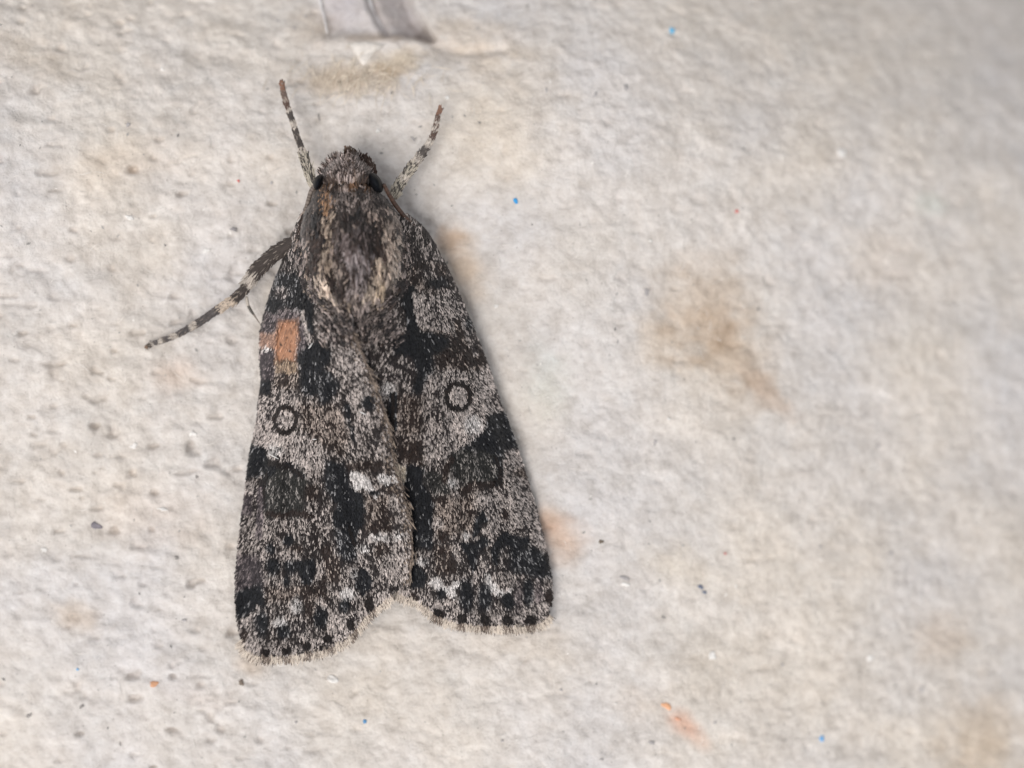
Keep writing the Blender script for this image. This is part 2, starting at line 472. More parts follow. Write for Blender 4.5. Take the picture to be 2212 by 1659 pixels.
ys = np.concatenate([np.linspace(334, 740, 60), np.linspace(755, 1230, 30)])
NS = 28
th = np.linspace(0, 2 * np.pi, NS, endpoint=False)
V = []
for y in ys:
    xc, w, t = bt(y, 1), bt(y, 2), bt(y, 3)
    zz = t * 0.45 + np.where(np.sin(th) > 0, t * 0.55, t * 0.36) * np.sin(th)
    V.append(world(xc + w * np.cos(th), np.full(NS, y), zz))
NB = len(ys)
V = np.concatenate(V)
V = np.concatenate([V, V[:NS].mean(0)[None], V[-NS:].mean(0)[None]])
i = np.arange(NS); j = (i + 1) % NS
Fq = np.concatenate([np.stack([k * NS + i, k * NS + j, (k + 1) * NS + j, (k + 1) * NS + i], -1) for k in range(NB - 1)])
Ft = np.concatenate([np.stack([j, i, np.full(NS, NB * NS)], -1), np.stack([(NB - 1) * NS + i, (NB - 1) * NS + j, np.full(NS, NB * NS + 1)], -1)])
body = mesh_obj("body", V, [Fq, Ft], CHITIN, moth, np.tile(np.array([[0.022, 0.016, 0.013]]), (len(V), 1)), True)

# wing outlines
COST_L = [(640, 480), (615, 550), (590, 610), (575, 660), (562, 715), (560, 760), (563, 820), (558, 870), (552, 920), (543, 960), (535, 1010), (528, 1070),
          (520, 1130), (513, 1190), (510, 1240), (511, 1300), (516, 1350), (523, 1380)]
TERM_L = [(523, 1380), (533, 1402), (556, 1414), (600, 1416), (650, 1411), (700, 1400), (740, 1382), (766, 1356), (792, 1325), (818, 1304), (845, 1283)]
INN_L = [(745, 480), (752, 600), (746, 694), (769, 743), (799, 812), (815, 858), (836, 920), (845, 980), (851, 1018), (864, 1052), (882, 1120), (887, 1180), (884, 1229), (870, 1262), (845, 1283)]
COST_R = [(880, 460), (920, 495), (950, 545), (985, 615), (1010, 675), (1037, 745), (1055, 790), (1075, 850), (1095, 905), (1118, 965), (1135, 1020), (1155, 1085),
          (1172, 1150), (1185, 1210), (1191, 1260), (1190, 1300), (1183, 1325)]
TERM_R = [(1183, 1325), (1168, 1342), (1130, 1350), (1080, 1350), (1030, 1348), (985, 1342), (950, 1330), (925, 1312), (900, 1295), (870, 1283), (838, 1272)]
INN_R = [(770, 480), (752, 600), (748, 694), (750, 760), (770, 860), (795, 950), (815, 1050), (828, 1150), (838, 1272)]


def resamp(P, n):
    P = np.asarray(P, float)
    # Catmull-Rom smoothing before resampling
    Q = np.vstack([2 * P[0] - P[1], P, 2 * P[-1] - P[-2]])
    out = []
    for k in range(1, len(Q) - 2):
        t = np.linspace(0, 1, 12, endpoint=False)[:, None]
        p0, p1, p2, p3 = Q[k - 1], Q[k], Q[k + 1], Q[k + 2]
        out.append(0.5 * (2 * p1 + (p2 - p0) * t + (2 * p0 - 5 * p1 + 4 * p2 - p3) * t ** 2 + (3 * p1 - p0 - 3 * p2 + p3) * t ** 3))
    P = np.vstack(out + [P[-1:]])
    s = np.concatenate([[0], np.cumsum(np.hypot(*np.diff(P, axis=0).T))])
    u = np.linspace(0, s[-1], n)
    return np.stack([np.interp(u, s, P[:, 0]), np.interp(u, s, P[:, 1])], -1)


RID = np.array([(440, .150), (560, .185), (650, .200), (700, .205), (760, .200), (850, .185), (1000, .162), (1150, .138), (1300, .100), (1430, .072)])
EDG = np.array([(440, .100), (600, .060), (800, .042), (1200, .034), (1430, .036)])
eL = resamp(COST_L, 200); eR = resamp(COST_R, 200); eS = resamp(INN_L[2:], 200)


def xof(curve, y):
    o = np.argsort(curve[:, 1])
    return np.interp(y, curve[o, 1], curve[o, 0])


def wing_z(px, py, side):
    rid = np.interp(py, RID[:, 0], RID[:, 1]); ed = np.interp(py, EDG[:, 0], EDG[:, 1])
    xs = np.where(py < 694, 755, xof(eS[:-18], py))
    if side < 0:
        s = np.clip((xs - px) / (xs - xof(eL, py)), 0, 1.15)
    else:
        s = np.clip((px - xs) / (xof(eR, py) - xs), 0, 1.15)
    z = ed + (rid - ed) * (1 - s ** 2.1)
    # shallow pleats along the veins
    root = (650, 430) if side < 0 else (890, 430)
    a = np.arctan2(px - root[0], py - root[1])
    fade = smooth(650, 1100, py)
    z = z + 0.0055 * fade * np.sin(a * 62 + (0.6 if side < 0 else 0.0))
    if side < 0:
        z = z + 0.016 * np.exp(-np.clip(xs - px, 0, 999) / 40.0)
    return z


def coons(co, inn, term, na, nb, root_n=None):
    c0 = resamp(co, na); c1 = resamp(inn, na); d1 = resamp(term, nb)
    d0 = np.linspace(c0[0], c1[0], nb)
    a = np.linspace(0, 1, na)[:, None, None]; b_ = np.linspace(0, 1, nb)[None, :, None]
    Lc = (1 - b_) * c0[:, None] + b_ * c1[:, None]
    Ld = (1 - a) * d0[None] + a * d1[None]
    Bl = (1 - a) * (1 - b_) * c0[0] + (1 - a) * b_ * c1[0] + a * (1 - b_) * c0[-1] + a * b_ * c1[-1]
    return Lc + Ld - Bl


# ------------------------------------------------------------------ wing pattern (plan coordinates)
KA = 0.31863


def A(P): return [(501.5 + KA * u, 569.3 + KA * v) for u, v in P]
def B(P): return [(501.5 + KA * u, 935.2 + KA * v) for u, v in P]


# each mark: (shape, points/geometry, soft px, light fraction, family)   families: n grey, k blue-black, b brown, w white, o orange, p pale mauve, t tan
LM = [
    ('pA', [(290, 60), (430, 60), (560, 250), (530, 450), (480, 330), (420, 310), (360, 290), (320, 330), (225, 330), (255, 220)], 8, .20, 'k'),
    ('eA', (330, 205, 55, 45), 8, .40, 'n'), ('eA', (440, 210, 50, 40), 8, .18, 'k'),
    ('eA', (285, 275, 55, 45), 8, .04, 'k'), ('eA', (440, 270, 50, 50), 8, .03, 'k'),
    ('lA', [(505, 200), (515, 320), (522, 450)], 18, .02, 'k'),
    ('pA', [(225, 330), (320, 335), (330, 390), (290, 470), (195, 480)], 5, .50, 'p'),
    ('pA', [(310, 300), (430, 310), (470, 370), (440, 400), (320, 400)], 6, .72, 'p'),
    ('pA', [(440, 330), (500, 350), (510, 470), (500, 640), (440, 640)], 5, .52, 'p'),
    ('pA', [(188, 470), (285, 480), (292, 575), (188, 560)], 4, .95, 'q'),
    ('pA', [(318, 388), (440, 372), (452, 480), (432, 620), (442, 690), (292, 690), (282, 570), (284, 480)], 11, 1.0, 'o'), ('eA', (372, 497, 9, 8), 2, .0, 'b'), ('eA', (326, 552, 12, 9), 2, .0, 'b'), ('eA', (392, 596, 10, 8), 2, .0, 'b'),
    ('pA', [(287, 655), (440, 650), (445, 750), (290, 750)], 6, .75, 't'),
    ('lA', [(478, 330), (482, 400)], 9, .95, 'n'), ('lA', [(498, 400), (505, 500)], 6, .85, 'n'),
    ('eA', (520, 500, 18, 30), 6, .6, 'n'),
    ('pA', [(188, 590), (288, 590), (285, 790), (185, 790)], 4, .26, 'p'), ('eA', (235, 582, 35, 12), 3, .95, 'w'),
    ('pA', [(183, 790), (262, 790), (262, 890), (178, 890)], 4, .03, 'k'),
    ('pA', [(430, 640), (500, 560), (580, 520), (650, 540), (675, 600), (640, 680), (612, 720), (690, 750), (735, 830), (700, 890), (650, 960), (600, 960), (580, 890), (490, 890), (460, 820), (460, 720)], 7, .07, 'k'),
    ('eA', (600, 790, 70, 55), 10, .24, 'k'), ('eA', (600, 610, 60, 70), 12, .0, 'k'),
    ('pA', [(290, 750), (450, 740), (460, 850), (280, 850)], 6, .30, 'b'),
    ('pA', [(700, 560), (880, 560), (930, 800), (700, 780)], 12, .55, 'n'),
    ('pA', [(780, 850), (930, 800), (960, 900), (900, 960), (780, 960)], 8, .60, 'n'),
    ('eA', (920, 950, 45, 55), 5, .06, 'k'), ('lA', [(765, 980), (770, 1080)], 20, .05, 'k'), ('lA', [(815, 1120), (825, 1180)], 14, .08, 'k'),
    ('eA', (890, 1060, 60, 80), 8, .66, 'n'), ('lA', [(840, 1100), (850, 1200)], 9, .7, 'n'),
    ('eA', (330, 930, 90, 60), 12, .62, 'n'),
    ('pA', [(150, 910), (290, 900), (280, 1000), (270, 1130), (450, 1150), (620, 1250), (640, 1400), (500, 1400), (330, 1350), (240, 1290), (130, 1230)], 8, .72, 'n'),
    ('eA', (310, 1180, 70, 50), 8, .9, 'n'), ('eA', (290, 1270, 50, 40), 8, .85, 'w'), ('eA', (540, 1330, 90, 60), 10, .75, 'n'),
    ('pA', [(450, 950), (740, 960), (800, 1150), (760, 1300), (620, 1240), (470, 1120)], 12, .48, 'b'),
    ('rA', (360, 1055, 72, 88, 13), 3, .0, 'b'), ('eA', (360, 1055, 56, 70), 3, .86, 'n'),
    # lower half
    ('pB', [(115, 60), (220, 100), (250, 180), (230, 280), (90, 310)], 5, .09, 'k'),
    ('pB', [(230, 190), (330, 220), (480, 260), (520, 320), (560, 420), (480, 430), (500, 560), (235, 560), (205, 480), (215, 340)], 12, .31, 'g'),
    ('lB', [(250, 200), (330, 215), (400, 235), (475, 290)], 11, .03, 'k'), ('lB', [(235, 260), (215, 400), (225, 490)], 8, .04, 'k'),
    ('lB', [(240, 540), (330, 562), (430, 535), (540, 560)], 10, .07, 'b'), ('eB', (260, 250, 40, 50), 6, .03, 'k'),
    ('eB', (540, 400, 50, 60), 8, .12, 'b'),
    ('pB', [(75, 340), (150, 340), (155, 410), (70, 410)], 4, .72, 'n'), ('pB', [(60, 420), (140, 420), (130, 560), (50, 560)], 5, .25, 'p'),
    ('lB', [(190, 380), (190, 560), (180, 700)], 14, .5, 'p'),
    ('pB', [(700, 200), (1080, 190), (1060, 250), (780, 255), (700, 240)], 8, .16, 'b'),
    ('pB', [(640, 180), (760, 200), (800, 350), (840, 400), (700, 480), (640, 400), (620, 300)], 8, .12, 'k'),
    ('pB', [(750, 400), (880, 400), (900, 520), (915, 610), (860, 650), (830, 750), (800, 730), (770, 650), (680, 630), (675, 560), (715, 480)], 6, .03, 'k'),
    ('pB', [(690, 640), (840, 660), (850, 860), (720, 860)], 8, .28, 'k'), ('lB', [(790, 650), (830, 750)], 12, .03, 'k'),
    ('pB', [(900, 560), (1090, 560), (1080, 680), (900, 680)], 8, .16, 'b'),
    ('pB', [(900, 430), (1060, 430), (1050, 560), (910, 550)], 6, .48, 'b'),
    ('pB', [(795, 268), (840, 258), (900, 283), (940, 328), (955, 395), (880, 378), (830, 392), (808, 340)], 2.5, 1.0, 'w'),
    ('lB', [(940, 380), (975, 425)], 10, .9, 'w'), ('pB', [(985, 290), (1125, 275), (1125, 340), (1080, 330), (1050, 365), (1010, 345)], 3, .88, 'w'),
    ('eB', (1080, 385, 55, 25), 6, .06, 'b'), ('eB', (960, 410, 30, 14), 4, .06, 'k'),
    ('eB', (1000, 705, 65, 28), 8, .85, 'w'), ('eB', (1130, 695, 40, 30), 8, .82, 'w'), ('eB', (1010, 790, 60, 45), 8, .18, 'b'),
    ('pB', [(1020, 860), (1120, 740), (1200, 800), (1190, 1000), (1060, 1010), (1000, 940)], 10, .74, 'n'), ('eB', (890, 780, 50, 30), 8, .6, 'w'),
    ('pB', [(840, 940), (900, 900), (955, 1000), (940, 1060), (880, 1105), (840, 1040)], 6, .04, 'k'), ('lB', [(870, 850), (950, 970)], 8, .6, 'n'),
    ('eB', (830, 960, 25, 35), 6, .7, 'w'),
    ('eB', (380, 730, 36, 40), 5, .05, 'k'), ('eB', (262, 780, 36, 36), 5, .05, 'k'), ('eB', (430, 790, 50, 35), 6, .08, 'b'),
    ('eB', (640, 800, 38, 45), 6, .1, 'b'), ('eB', (280, 905, 45, 60), 7, .07, 'k'), ('eB', (400, 905, 50, 45), 7, .05, 'k'),
    ('eB', (368, 1020, 22, 60), 5, .04, 'k'), ('pB', [(430, 870), (560, 850), (570, 930), (530, 1030), (490, 1040), (450, 960)], 6, .03, 'k'),
    ('pB', [(620, 830), (730, 830), (740, 1000), (640, 1010)], 7, .24, 'b'), ('eB', (615, 1000, 22, 30), 5, .05, 'b'),
    ('eB', (600, 930, 16, 60), 6, .7, 'n'), ('eB', (380, 830, 60, 30), 7, .72, 'n'),
    ('pB', [(25, 830), (180, 830), (230, 1060), (20, 1080)], 10, .34, 'p'),
    ('pB', [(20, 1080), (90, 1050), (200, 1030), (225, 1170), (130, 1210), (90, 1255), (25, 1260)], 7, .09, 'k'),
    ('pB', [(230, 1040), (640, 1030), (640, 1130), (240, 1140)], 10, .30, 'b'),
    ('eB', (330, 1285, 55, 32), 5, .92, 'w'), ('eB', (440, 1170, 42, 55), 6, .8, 'w'), ('lB', [(600, 1130), (630, 1190), (660, 1250)], 12, .85, 'n'),
    ('eB', (785, 1090, 55, 45), 6, .9, 'w'), ('eB', (710, 1240, 40, 60), 8, .72, 'n'), ('lB', [(175, 1190), (160, 1260)], 8, .8, 'n'),
    ('eB', (200, 1290, 42, 85), 7, .12, 'k'), ('eB', (350, 1345, 50, 50), 6, .13, 'k'), ('eB', (520, 1180, 36, 95), 8, .22, 'b'),
    ('eB', (600, 1255, 46, 75), 6, .09, 'k'), ('eB', (762, 1170, 36, 45), 5, .12, 'k'), ('eB', (470, 1330, 60, 70), 10, .45, 'n'),
    ('pB', [(640, 1290), (900, 1200), (960, 1250), (700, 1450)], 8, .74, 'n'),
    ('lB', [(80, 1400), (225, 1492), (370, 1480), (510, 1445), (650, 1395), (800, 1305), (930, 1165), (1040, 1090)], 20, .66, 'n'),
    ('eB', (930, 1160, 32, 45), 4, .0, 'b'), ('eB', (802, 1300, 30, 33), 4, .0, 'b'), ('eB', (650, 1390, 34, 24), 4, .0, 'b'), ('eB', (510, 1438, 28, 24), 4, .0, 'b'),
    ('eB', (370, 1475, 32, 24), 4, .0, 'b'), ('eB', (225, 1492, 30, 26), 4, .0, 'b'), ('eB', (78, 1370, 24, 50), 4, .03, 'b'), ('eB', (80, 1290, 40, 40), 8, .7, 'n'),
]
RM = [
    ('pA', [(1050, 0), (1430, 0), (1500, 150), (1380, 190), (1240, 170), (1060, 150)], 10, .34, 'b'), ('eA', (1330, 60, 60, 40), 10, .4, 'n'),
    ('pA', [(1050, 130), (1200, 140), (1235, 190), (1205, 250), (1245, 350), (1255, 440), (1170, 330), (1130, 220)], 5, .03, 'k'),
    ('eA', (1400, 130, 80, 40), 7, .08, 'k'), ('lA', [(1195, 180), (1215, 300), (1235, 430)], 27, .01, 'k'),
    ('pA', [(1228, 185), (1340, 235), (1490, 170), (1610, 330), (1650, 420), (1560, 450), (1480, 470), (1300, 450), (1262, 440), (1240, 300)], 4, .60, 'n'),
    ('pA', [(1226, 195), (1310, 215), (1300, 280), (1245, 270)], 4, .86, 'n'), ('lA', [(1232, 200), (1250, 330), (1275, 430)], 7, .9, 'n'),
    ('eA', (1610, 400, 25, 60), 6, .12, 'k'), ('lA', [(1520, 400), (1560, 520), (1610, 620)], 14, .14, 'b'), ('lA', [(1570, 440), (1620, 560)], 8, .55, 'n'),
    ('pA', [(1280, 440), (1480, 470), (1600, 620), (1640, 720), (1400, 720), (1360, 600)], 8, .24, 'b'),
    ('pA', [(1085, 510), (1190, 470), (1330, 460), (1475, 495), (1470, 560), (1360, 620), (1365, 720), (1310, 820), (1250, 890), (1215, 860), (1255, 740), (1210, 640), (1100, 610)], 7, .06, 'k'),
    ('eA', (1170, 550, 70, 60), 12, .0, 'k'), ('eA', (1320, 560, 50, 60), 12, .13, 'k'), ('pA', [(1020, 620), (1200, 640), (1250, 740), (1210, 860), (1060, 780)], 9, .42, 'n'),
    ('eA', (1670, 650, 55, 75), 7, .09, 'b'), ('lA', [(1640, 560), (1650, 620)], 10, .5, 'n'),
    ('pA', [(1330, 760), (1480, 700), (1600, 740), (1640, 1000), (1480, 1010), (1300, 900)], 10, .62, 'n'),
    ('pA', [(1640, 740), (1740, 690), (1790, 790), (1850, 960), (1740, 1030), (1640, 1000)], 7, .70, 'n'),
    ('pA', [(1460, 990), (1640, 990), (1730, 1080), (1650, 1200), (1520, 1290), (1470, 1150)], 7, .86, 'n'), ('eA', (1640, 1090, 60, 60), 8, .92, 'w'),
    ('pA', [(1270, 1120), (1480, 1120), (1500, 1280), (1480, 1370), (1300, 1360)], 10, .62, 'n'),
    ('pA', [(1080, 880), (1300, 900), (1300, 1150), (1100, 1180)], 12, .44, 'b'), ('eA', (1060, 850, 50, 50), 8, .7, 'w'),
    ('lA', [(1090, 890), (1088, 1120)], 16, .04, 'k'), ('pA', [(1080, 1190), (1290, 1190), (1300, 1360), (1100, 1350)], 10, .18, 'b'),
    ('pA', [(1740, 1030), (1860, 1000), (1905, 1080), (1950, 1250), (1850, 1260), (1800, 1400), (1700, 1420), (1560, 1340), (1510, 1300), (1560, 1240), (1650, 1195), (1725, 1100)], 6, .10, 'k'),
    ('eA', (1660, 1330, 110, 60), 10, .20, 'g'), ('eA', (1700, 1225, 60, 35), 7, .03, 'k'),
    ('rA', (1530, 900, 80, 92, 12), 3, .0, 'b'), ('eA', (1532, 905, 62, 74), 3, .88, 'n'),
    # lower half
    ('pB', [(1105, 215), (1178, 222), (1198, 325), (1180, 352), (1100, 300)], 2, 1.0, 'c'),
    ('pB', [(1185, 230), (1310, 225), (1290, 330), (1345, 420), (1375, 480), (1365, 600), (1360, 780), (1200, 780), (1190, 560), (1160, 400)], 6, .05, 'k'),  # seam: blue-black scales, plus the shadow beside the left wing painted in
    ('eB', (1310, 660, 50, 110), 8, .2, 'k'), ('pB', [(1300, 250), (1480, 280), (1470, 420), (1370, 430), (1300, 330)], 8, .30, 'g'),
    ('pB', [(1480, 150), (1560, 100), (1800, 160), (1820, 340), (1560, 350), (1480, 260)], 8, .22, 'g'),
    ('lB', [(1560, 390), (1640, 370), (1800, 340)], 17, .05, 'b'), ('lB', [(1785, 170), (1822, 250), (1800, 340)], 12, .05, 'k'),
    ('lB', [(1490, 180), (1450, 240), (1440, 330)], 12, .12, 'b'), ('eB', (1495, 340, 30, 40), 6, .85, 'w'),
    ('pB', [(1850, 120), (1935, 105), (2000, 240), (1900, 250)], 6, .70, 'n'), ('eB', (1960, 270, 50, 35), 7, .2, 'b'), ('pB', [(1840, 280), (1960, 320), (2060, 450), (1900, 450)], 8, .62, 'n'),
    ('pB', [(1370, 430), (1640, 420), (1640, 700), (1380, 700)], 10, .50, 'b'), ('pB', [(1640, 380), (2060, 420), (2100, 660), (1760, 620)], 10, .60, 'n'),
    ('pB', [(1655, 570), (1692, 525), (1745, 585), (1705, 605), (1665, 690), (1630, 740), (1635, 650)], 4, .03, 'k'), ('eB', (1845, 560, 30, 30), 6, .12, 'b'),
    ('eB', (1440, 705, 45, 42), 6, .05, 'b'), ('pB', [(1370, 760), (1490, 760), (1480, 960), (1380, 960)], 7, .26, 'b'), ('eB', (1500, 900, 26, 60), 5, .05, 'b'),
    ('eB', (1510, 780, 16, 70), 5, .7, 'n'), ('eB', (1400, 620, 40, 40), 6, .72, 'n'), ('eB', (1470, 600, 30, 20), 6, .15, 'b'),
    ('pB', [(1680, 620), (1800, 620), (1800, 700), (1700, 690)], 6, .80, 'n'), ('eB', (1585, 690, 28, 28), 5, .75, 'w'),
    ('pB', [(1540, 740), (1640, 740), (1700, 700), (1760, 725), (1700, 790), (1665, 900), (1640, 960), (1600, 860)], 5, .05, 'k'),
    ('pB', [(1800, 700), (1850, 665), (1950, 712), (2005, 690), (2015, 750), (1930, 800), (1870, 755), (1815, 840), (1790, 910), (1755, 860), (1755, 790)], 5, .03, 'k'),
    ('pB', [(1860, 780), (2030, 760), (2130, 830), (2172, 980), (2080, 1000), (1990, 960), (1860, 920)], 8, .13, 'k'),
    ('eB', (1705, 880, 42, 85), 7, .46, 'n'), ('eB', (1845, 860, 40, 80), 7, .32, 'n'), ('pB', [(2010, 640), (2090, 640), (2130, 780), (2050, 760)], 6, .58, 'n'),
    ('pB', [(1200, 840), (1260, 900), (1315, 960), (1300, 1050), (1220, 1050), (1185, 960)], 6, .05, 'k'), ('eB', (1290, 875, 38, 35), 6, .7, 'w'),  # first: lower end of the dark seam band, shadow painted in
    ('pB', [(1640, 960), (1760, 900), (1800, 1000), (1700, 1030)], 8, .55, 'n'),
    ('pB', [(1325, 1005), (1390, 975), (1460, 1045), (1530, 995), (1570, 1005), (1525, 1060), (1515, 1125), (1440, 1095), (1375, 1060)], 4, .96, 'w'),
    ('lB', [(1735, 960), (1745, 1060)], 12, .9, 'w'), ('pB', [(1685, 1005), (1780, 1015), (1850, 1090), (1905, 1050), (1880, 1130), (1820, 1110), (1700, 1060)], 4, .92, 'w'),
    ('eB', (1415, 1105, 32, 45), 5, .1, 'k'), ('eB', (1590, 1100, 52, 110), 7, .12, 'k'), ('eB', (1712, 1110, 52, 95), 7, .1, 'k'), ('eB', (1868, 1140, 46, 52), 5, .08, 'k'),
    ('eB', (2005, 1075, 36, 95), 6, .05, 'k'), ('eB', (2142, 1120, 26, 55), 4, .02, 'b'), ('eB', (1650, 1120, 10, 60), 5, .5, 'n'),
    ('pB', [(1350, 1130), (1500, 1130), (1540, 1200), (1380, 1190)], 8, .78, 'n'), ('eB', (2070, 1090, 26, 80), 8, .66, 'p'), ('eB', (1940, 1110, 22, 80), 8, .66, 'p'),
    ('lB', [(2110, 1180), (2020, 1255), (1866, 1268), (1712, 1265), (1556, 1258), (1395, 1228), (1230, 1115), (1130, 1085)], 20, .66, 'n'),
    ('eB', (1395, 1225, 34, 33), 4, .0, 'b'), ('eB', (1556, 1256, 32, 30), 4, .0, 'b'), ('eB', (1712, 1262, 35, 33), 4, .0, 'b'), ('eB', (1866, 1266, 36, 30), 4, .0, 'b'),
    ('eB', (2020, 1262, 36, 28), 4, .0, 'b'), ('eB', (1230, 1112, 34, 45), 5, .02, 'b'),
]
DARKC = {'n': (.024, .018, .018), 'k': (.0075, .0080, .0105), 'b': (.026, .016, .013), 'w': (.03, .026, .026), 'o': (.36, .18, .105), 'p': (.050, .040, .044),
         't': (.13, .085, .06), 'q': (.29, .17, .125), 'g': (.022, .021, .019), 'c': (.4, .34, .26)}
LITEC = {'n': (.56, .49, .455), 'k': (.34, .33, .335), 'b': (.47, .385, .335), 'w': (.66, .62, .60), 'o': (.42, .22, .135), 'p': (.28, .23, .23),
         't': (.38, .28, .20), 'q': (.36, .225, .17), 'g': (.33, .30, .28), 'c': (.66, .57, .46)}


def pattern(px, py, marks):
    n = len(px)
    jx = 6 * fbm(px / 9, py / 12, 50, 2); jy = 9 * fbm(px / 9, py / 12, 53, 2)
    x = px + jx; y = py + jy
    fl = 0.45 * fbm(px / 18, py / 34, 56, 3) + 0.5 * fbm(px / 6, py / 20, 58, 2)
    Lf = np.full(n, 0.44); dk = np.tile(np.array([[.024, .018, .017]]), (n, 1)); lt = np.tile(np.array([[.53, .46, .425]]), (n, 1))
    for sh, g, soft, val, fam in marks:
        conv = A if sh[1] == 'A' else B
        if sh[0] == 'p':
            d = sd_poly(x, y, conv(g))
        elif sh[0] == 'l':
            d = sd_line(x, y, conv(g)) - soft * 0.55
            soft = 3
        else:
            (cx, cy), = conv([g[:2]])
            rx, ry = g[2] * KA, g[3] * KA
            rr = np.sqrt(((x - cx) / rx) ** 2 + ((y - cy) / ry) ** 2)
            d = (rr - 1) * min(rx, ry)
            if sh[0] == 'r':
                d = np.abs(d) - g[4] * KA
        if fam != 'o' and soft > 3.5 and not (val <= .05 and soft <= 6):
            soft = soft * 1.7
        m = smooth(soft * 0.6, -soft * 0.6, d)
        Lf = Lf * (1 - m) + val * m
        m = m[:, None]
        dk = dk * (1 - m) + np.array([DARKC[fam]]) * m
        lt = lt * (1 - m) + np.array([LITEC[fam]]) * m
    Lf = np.where((Lf > .98) | (Lf < .02), Lf, np.clip(Lf + fl * (0.32 + 2.4 * Lf * (1 - Lf)), 0.02, 1))
    return Lf, dk, lt


def crisp(px, py, marks):
    """fine dark drawing that no pale scale may cross: rings, terminal dots, thin arcs"""
    hit = np.zeros(len(px), bool)
    for sh, g, soft, val, fam in marks:
        conv = A if sh[1] == 'A' else B
        if sh[0] == 'r':
            (cx, cy), = conv([g[:2]]); rx, ry = g[2] * KA, g[3] * KA
            d = (np.sqrt(((px - cx) / rx) ** 2 + ((py - cy) / ry) ** 2) - 1) * min(rx, ry)
            hit |= np.abs(d + 11 * fbm(px / 9, py / 9, 12, 2)) < 1.5 + 3.0 * fbm(px / 6, py / 6, 15, 1)
        elif sh[0] == 'e' and val == 0 and soft == 4:
            (cx, cy), = conv([g[:2]])
            hit |= ((px - cx) / (g[2] * KA * .9)) ** 2 + ((py - cy) / (g[3] * KA * .9)) ** 2 < 1
        elif sh[0] == 'l' and val <= .05 and soft <= 16:
            hit |= sd_line(px, py, conv(g)) < soft * 0.22
    return hit


DOTS = {-1: [], 1: []}
for sd_, mk_ in ((-1, LM), (1, RM)):
    for sh, g, soft, val, fam in mk_:
        if sh[0] == 'e' and val == 0 and soft == 4:
            DOTS[sd_] += B([g[:2]])

# ------------------------------------------------------------------ scales as small curved blades
def blades(px, py, dx, dy, ln, wd, zf, lift, col, tip=0.75, base_w=0.55, jag=0.25, segs=2, bend=0.0, r=None):
    """px,py: bases; (dx,dy): unit directions; zf(px,py): height of the skin below"""
    n = len(px); r = r or rng
    K = segs + 1
    V = np.zeros((n, K, 2, 3))
    bx, by = px.copy(), py.copy()
    a = np.arctan2(dy, dx)
    l0, l1 = lift
    roll = r.normal(0, 0.35, n)
    for k in range(K):
        t = k / segs
        w = wd * (base_w + (1 - base_w) * min(1, t * 2)) if t < 0.6 else wd * (1 + (tip - 1) * (t - 0.5) * 2)
        nx, ny = -np.sin(a), np.cos(a)
        for s, sg in ((0, -1), (1, 1)):
            ex = bx + sg * nx * w * 0.5; ey = by + sg * ny * w * 0.5
            if k == segs:
                e = ln * jag * (r.random(n) - 0.5)
                ex = ex + np.cos(a) * e; ey = ey + np.sin(a) * e
            z = zf(ex, ey) + (l0 + (l1 - l0) * t) + sg * roll * w * 0.0004
            V[:, k, s] = world(ex, ey, z)
        bx = bx + np.cos(a) * ln / segs; by = by + np.sin(a) * ln / segs
        a = a + bend / segs
    b0 = np.arange(n) * (2 * K)
    f = np.concatenate([np.stack([b0 + 2 * k + 1, b0 + 2 * k, b0 + 2 * k + 2, b0 + 2 * k + 3], -1) for k in range(segs)])
    return V.reshape(-1, 3), f, np.repeat(col, 2 * K, 0)


def join(parts):
    V = []; Fs = []; C = []; o = 0
    for v, f, c_ in parts:
        V.append(v); Fs.append(f + o); C.append(c_); o += len(v)
    return np.concatenate(V), np.concatenate(Fs), np.concatenate(C)


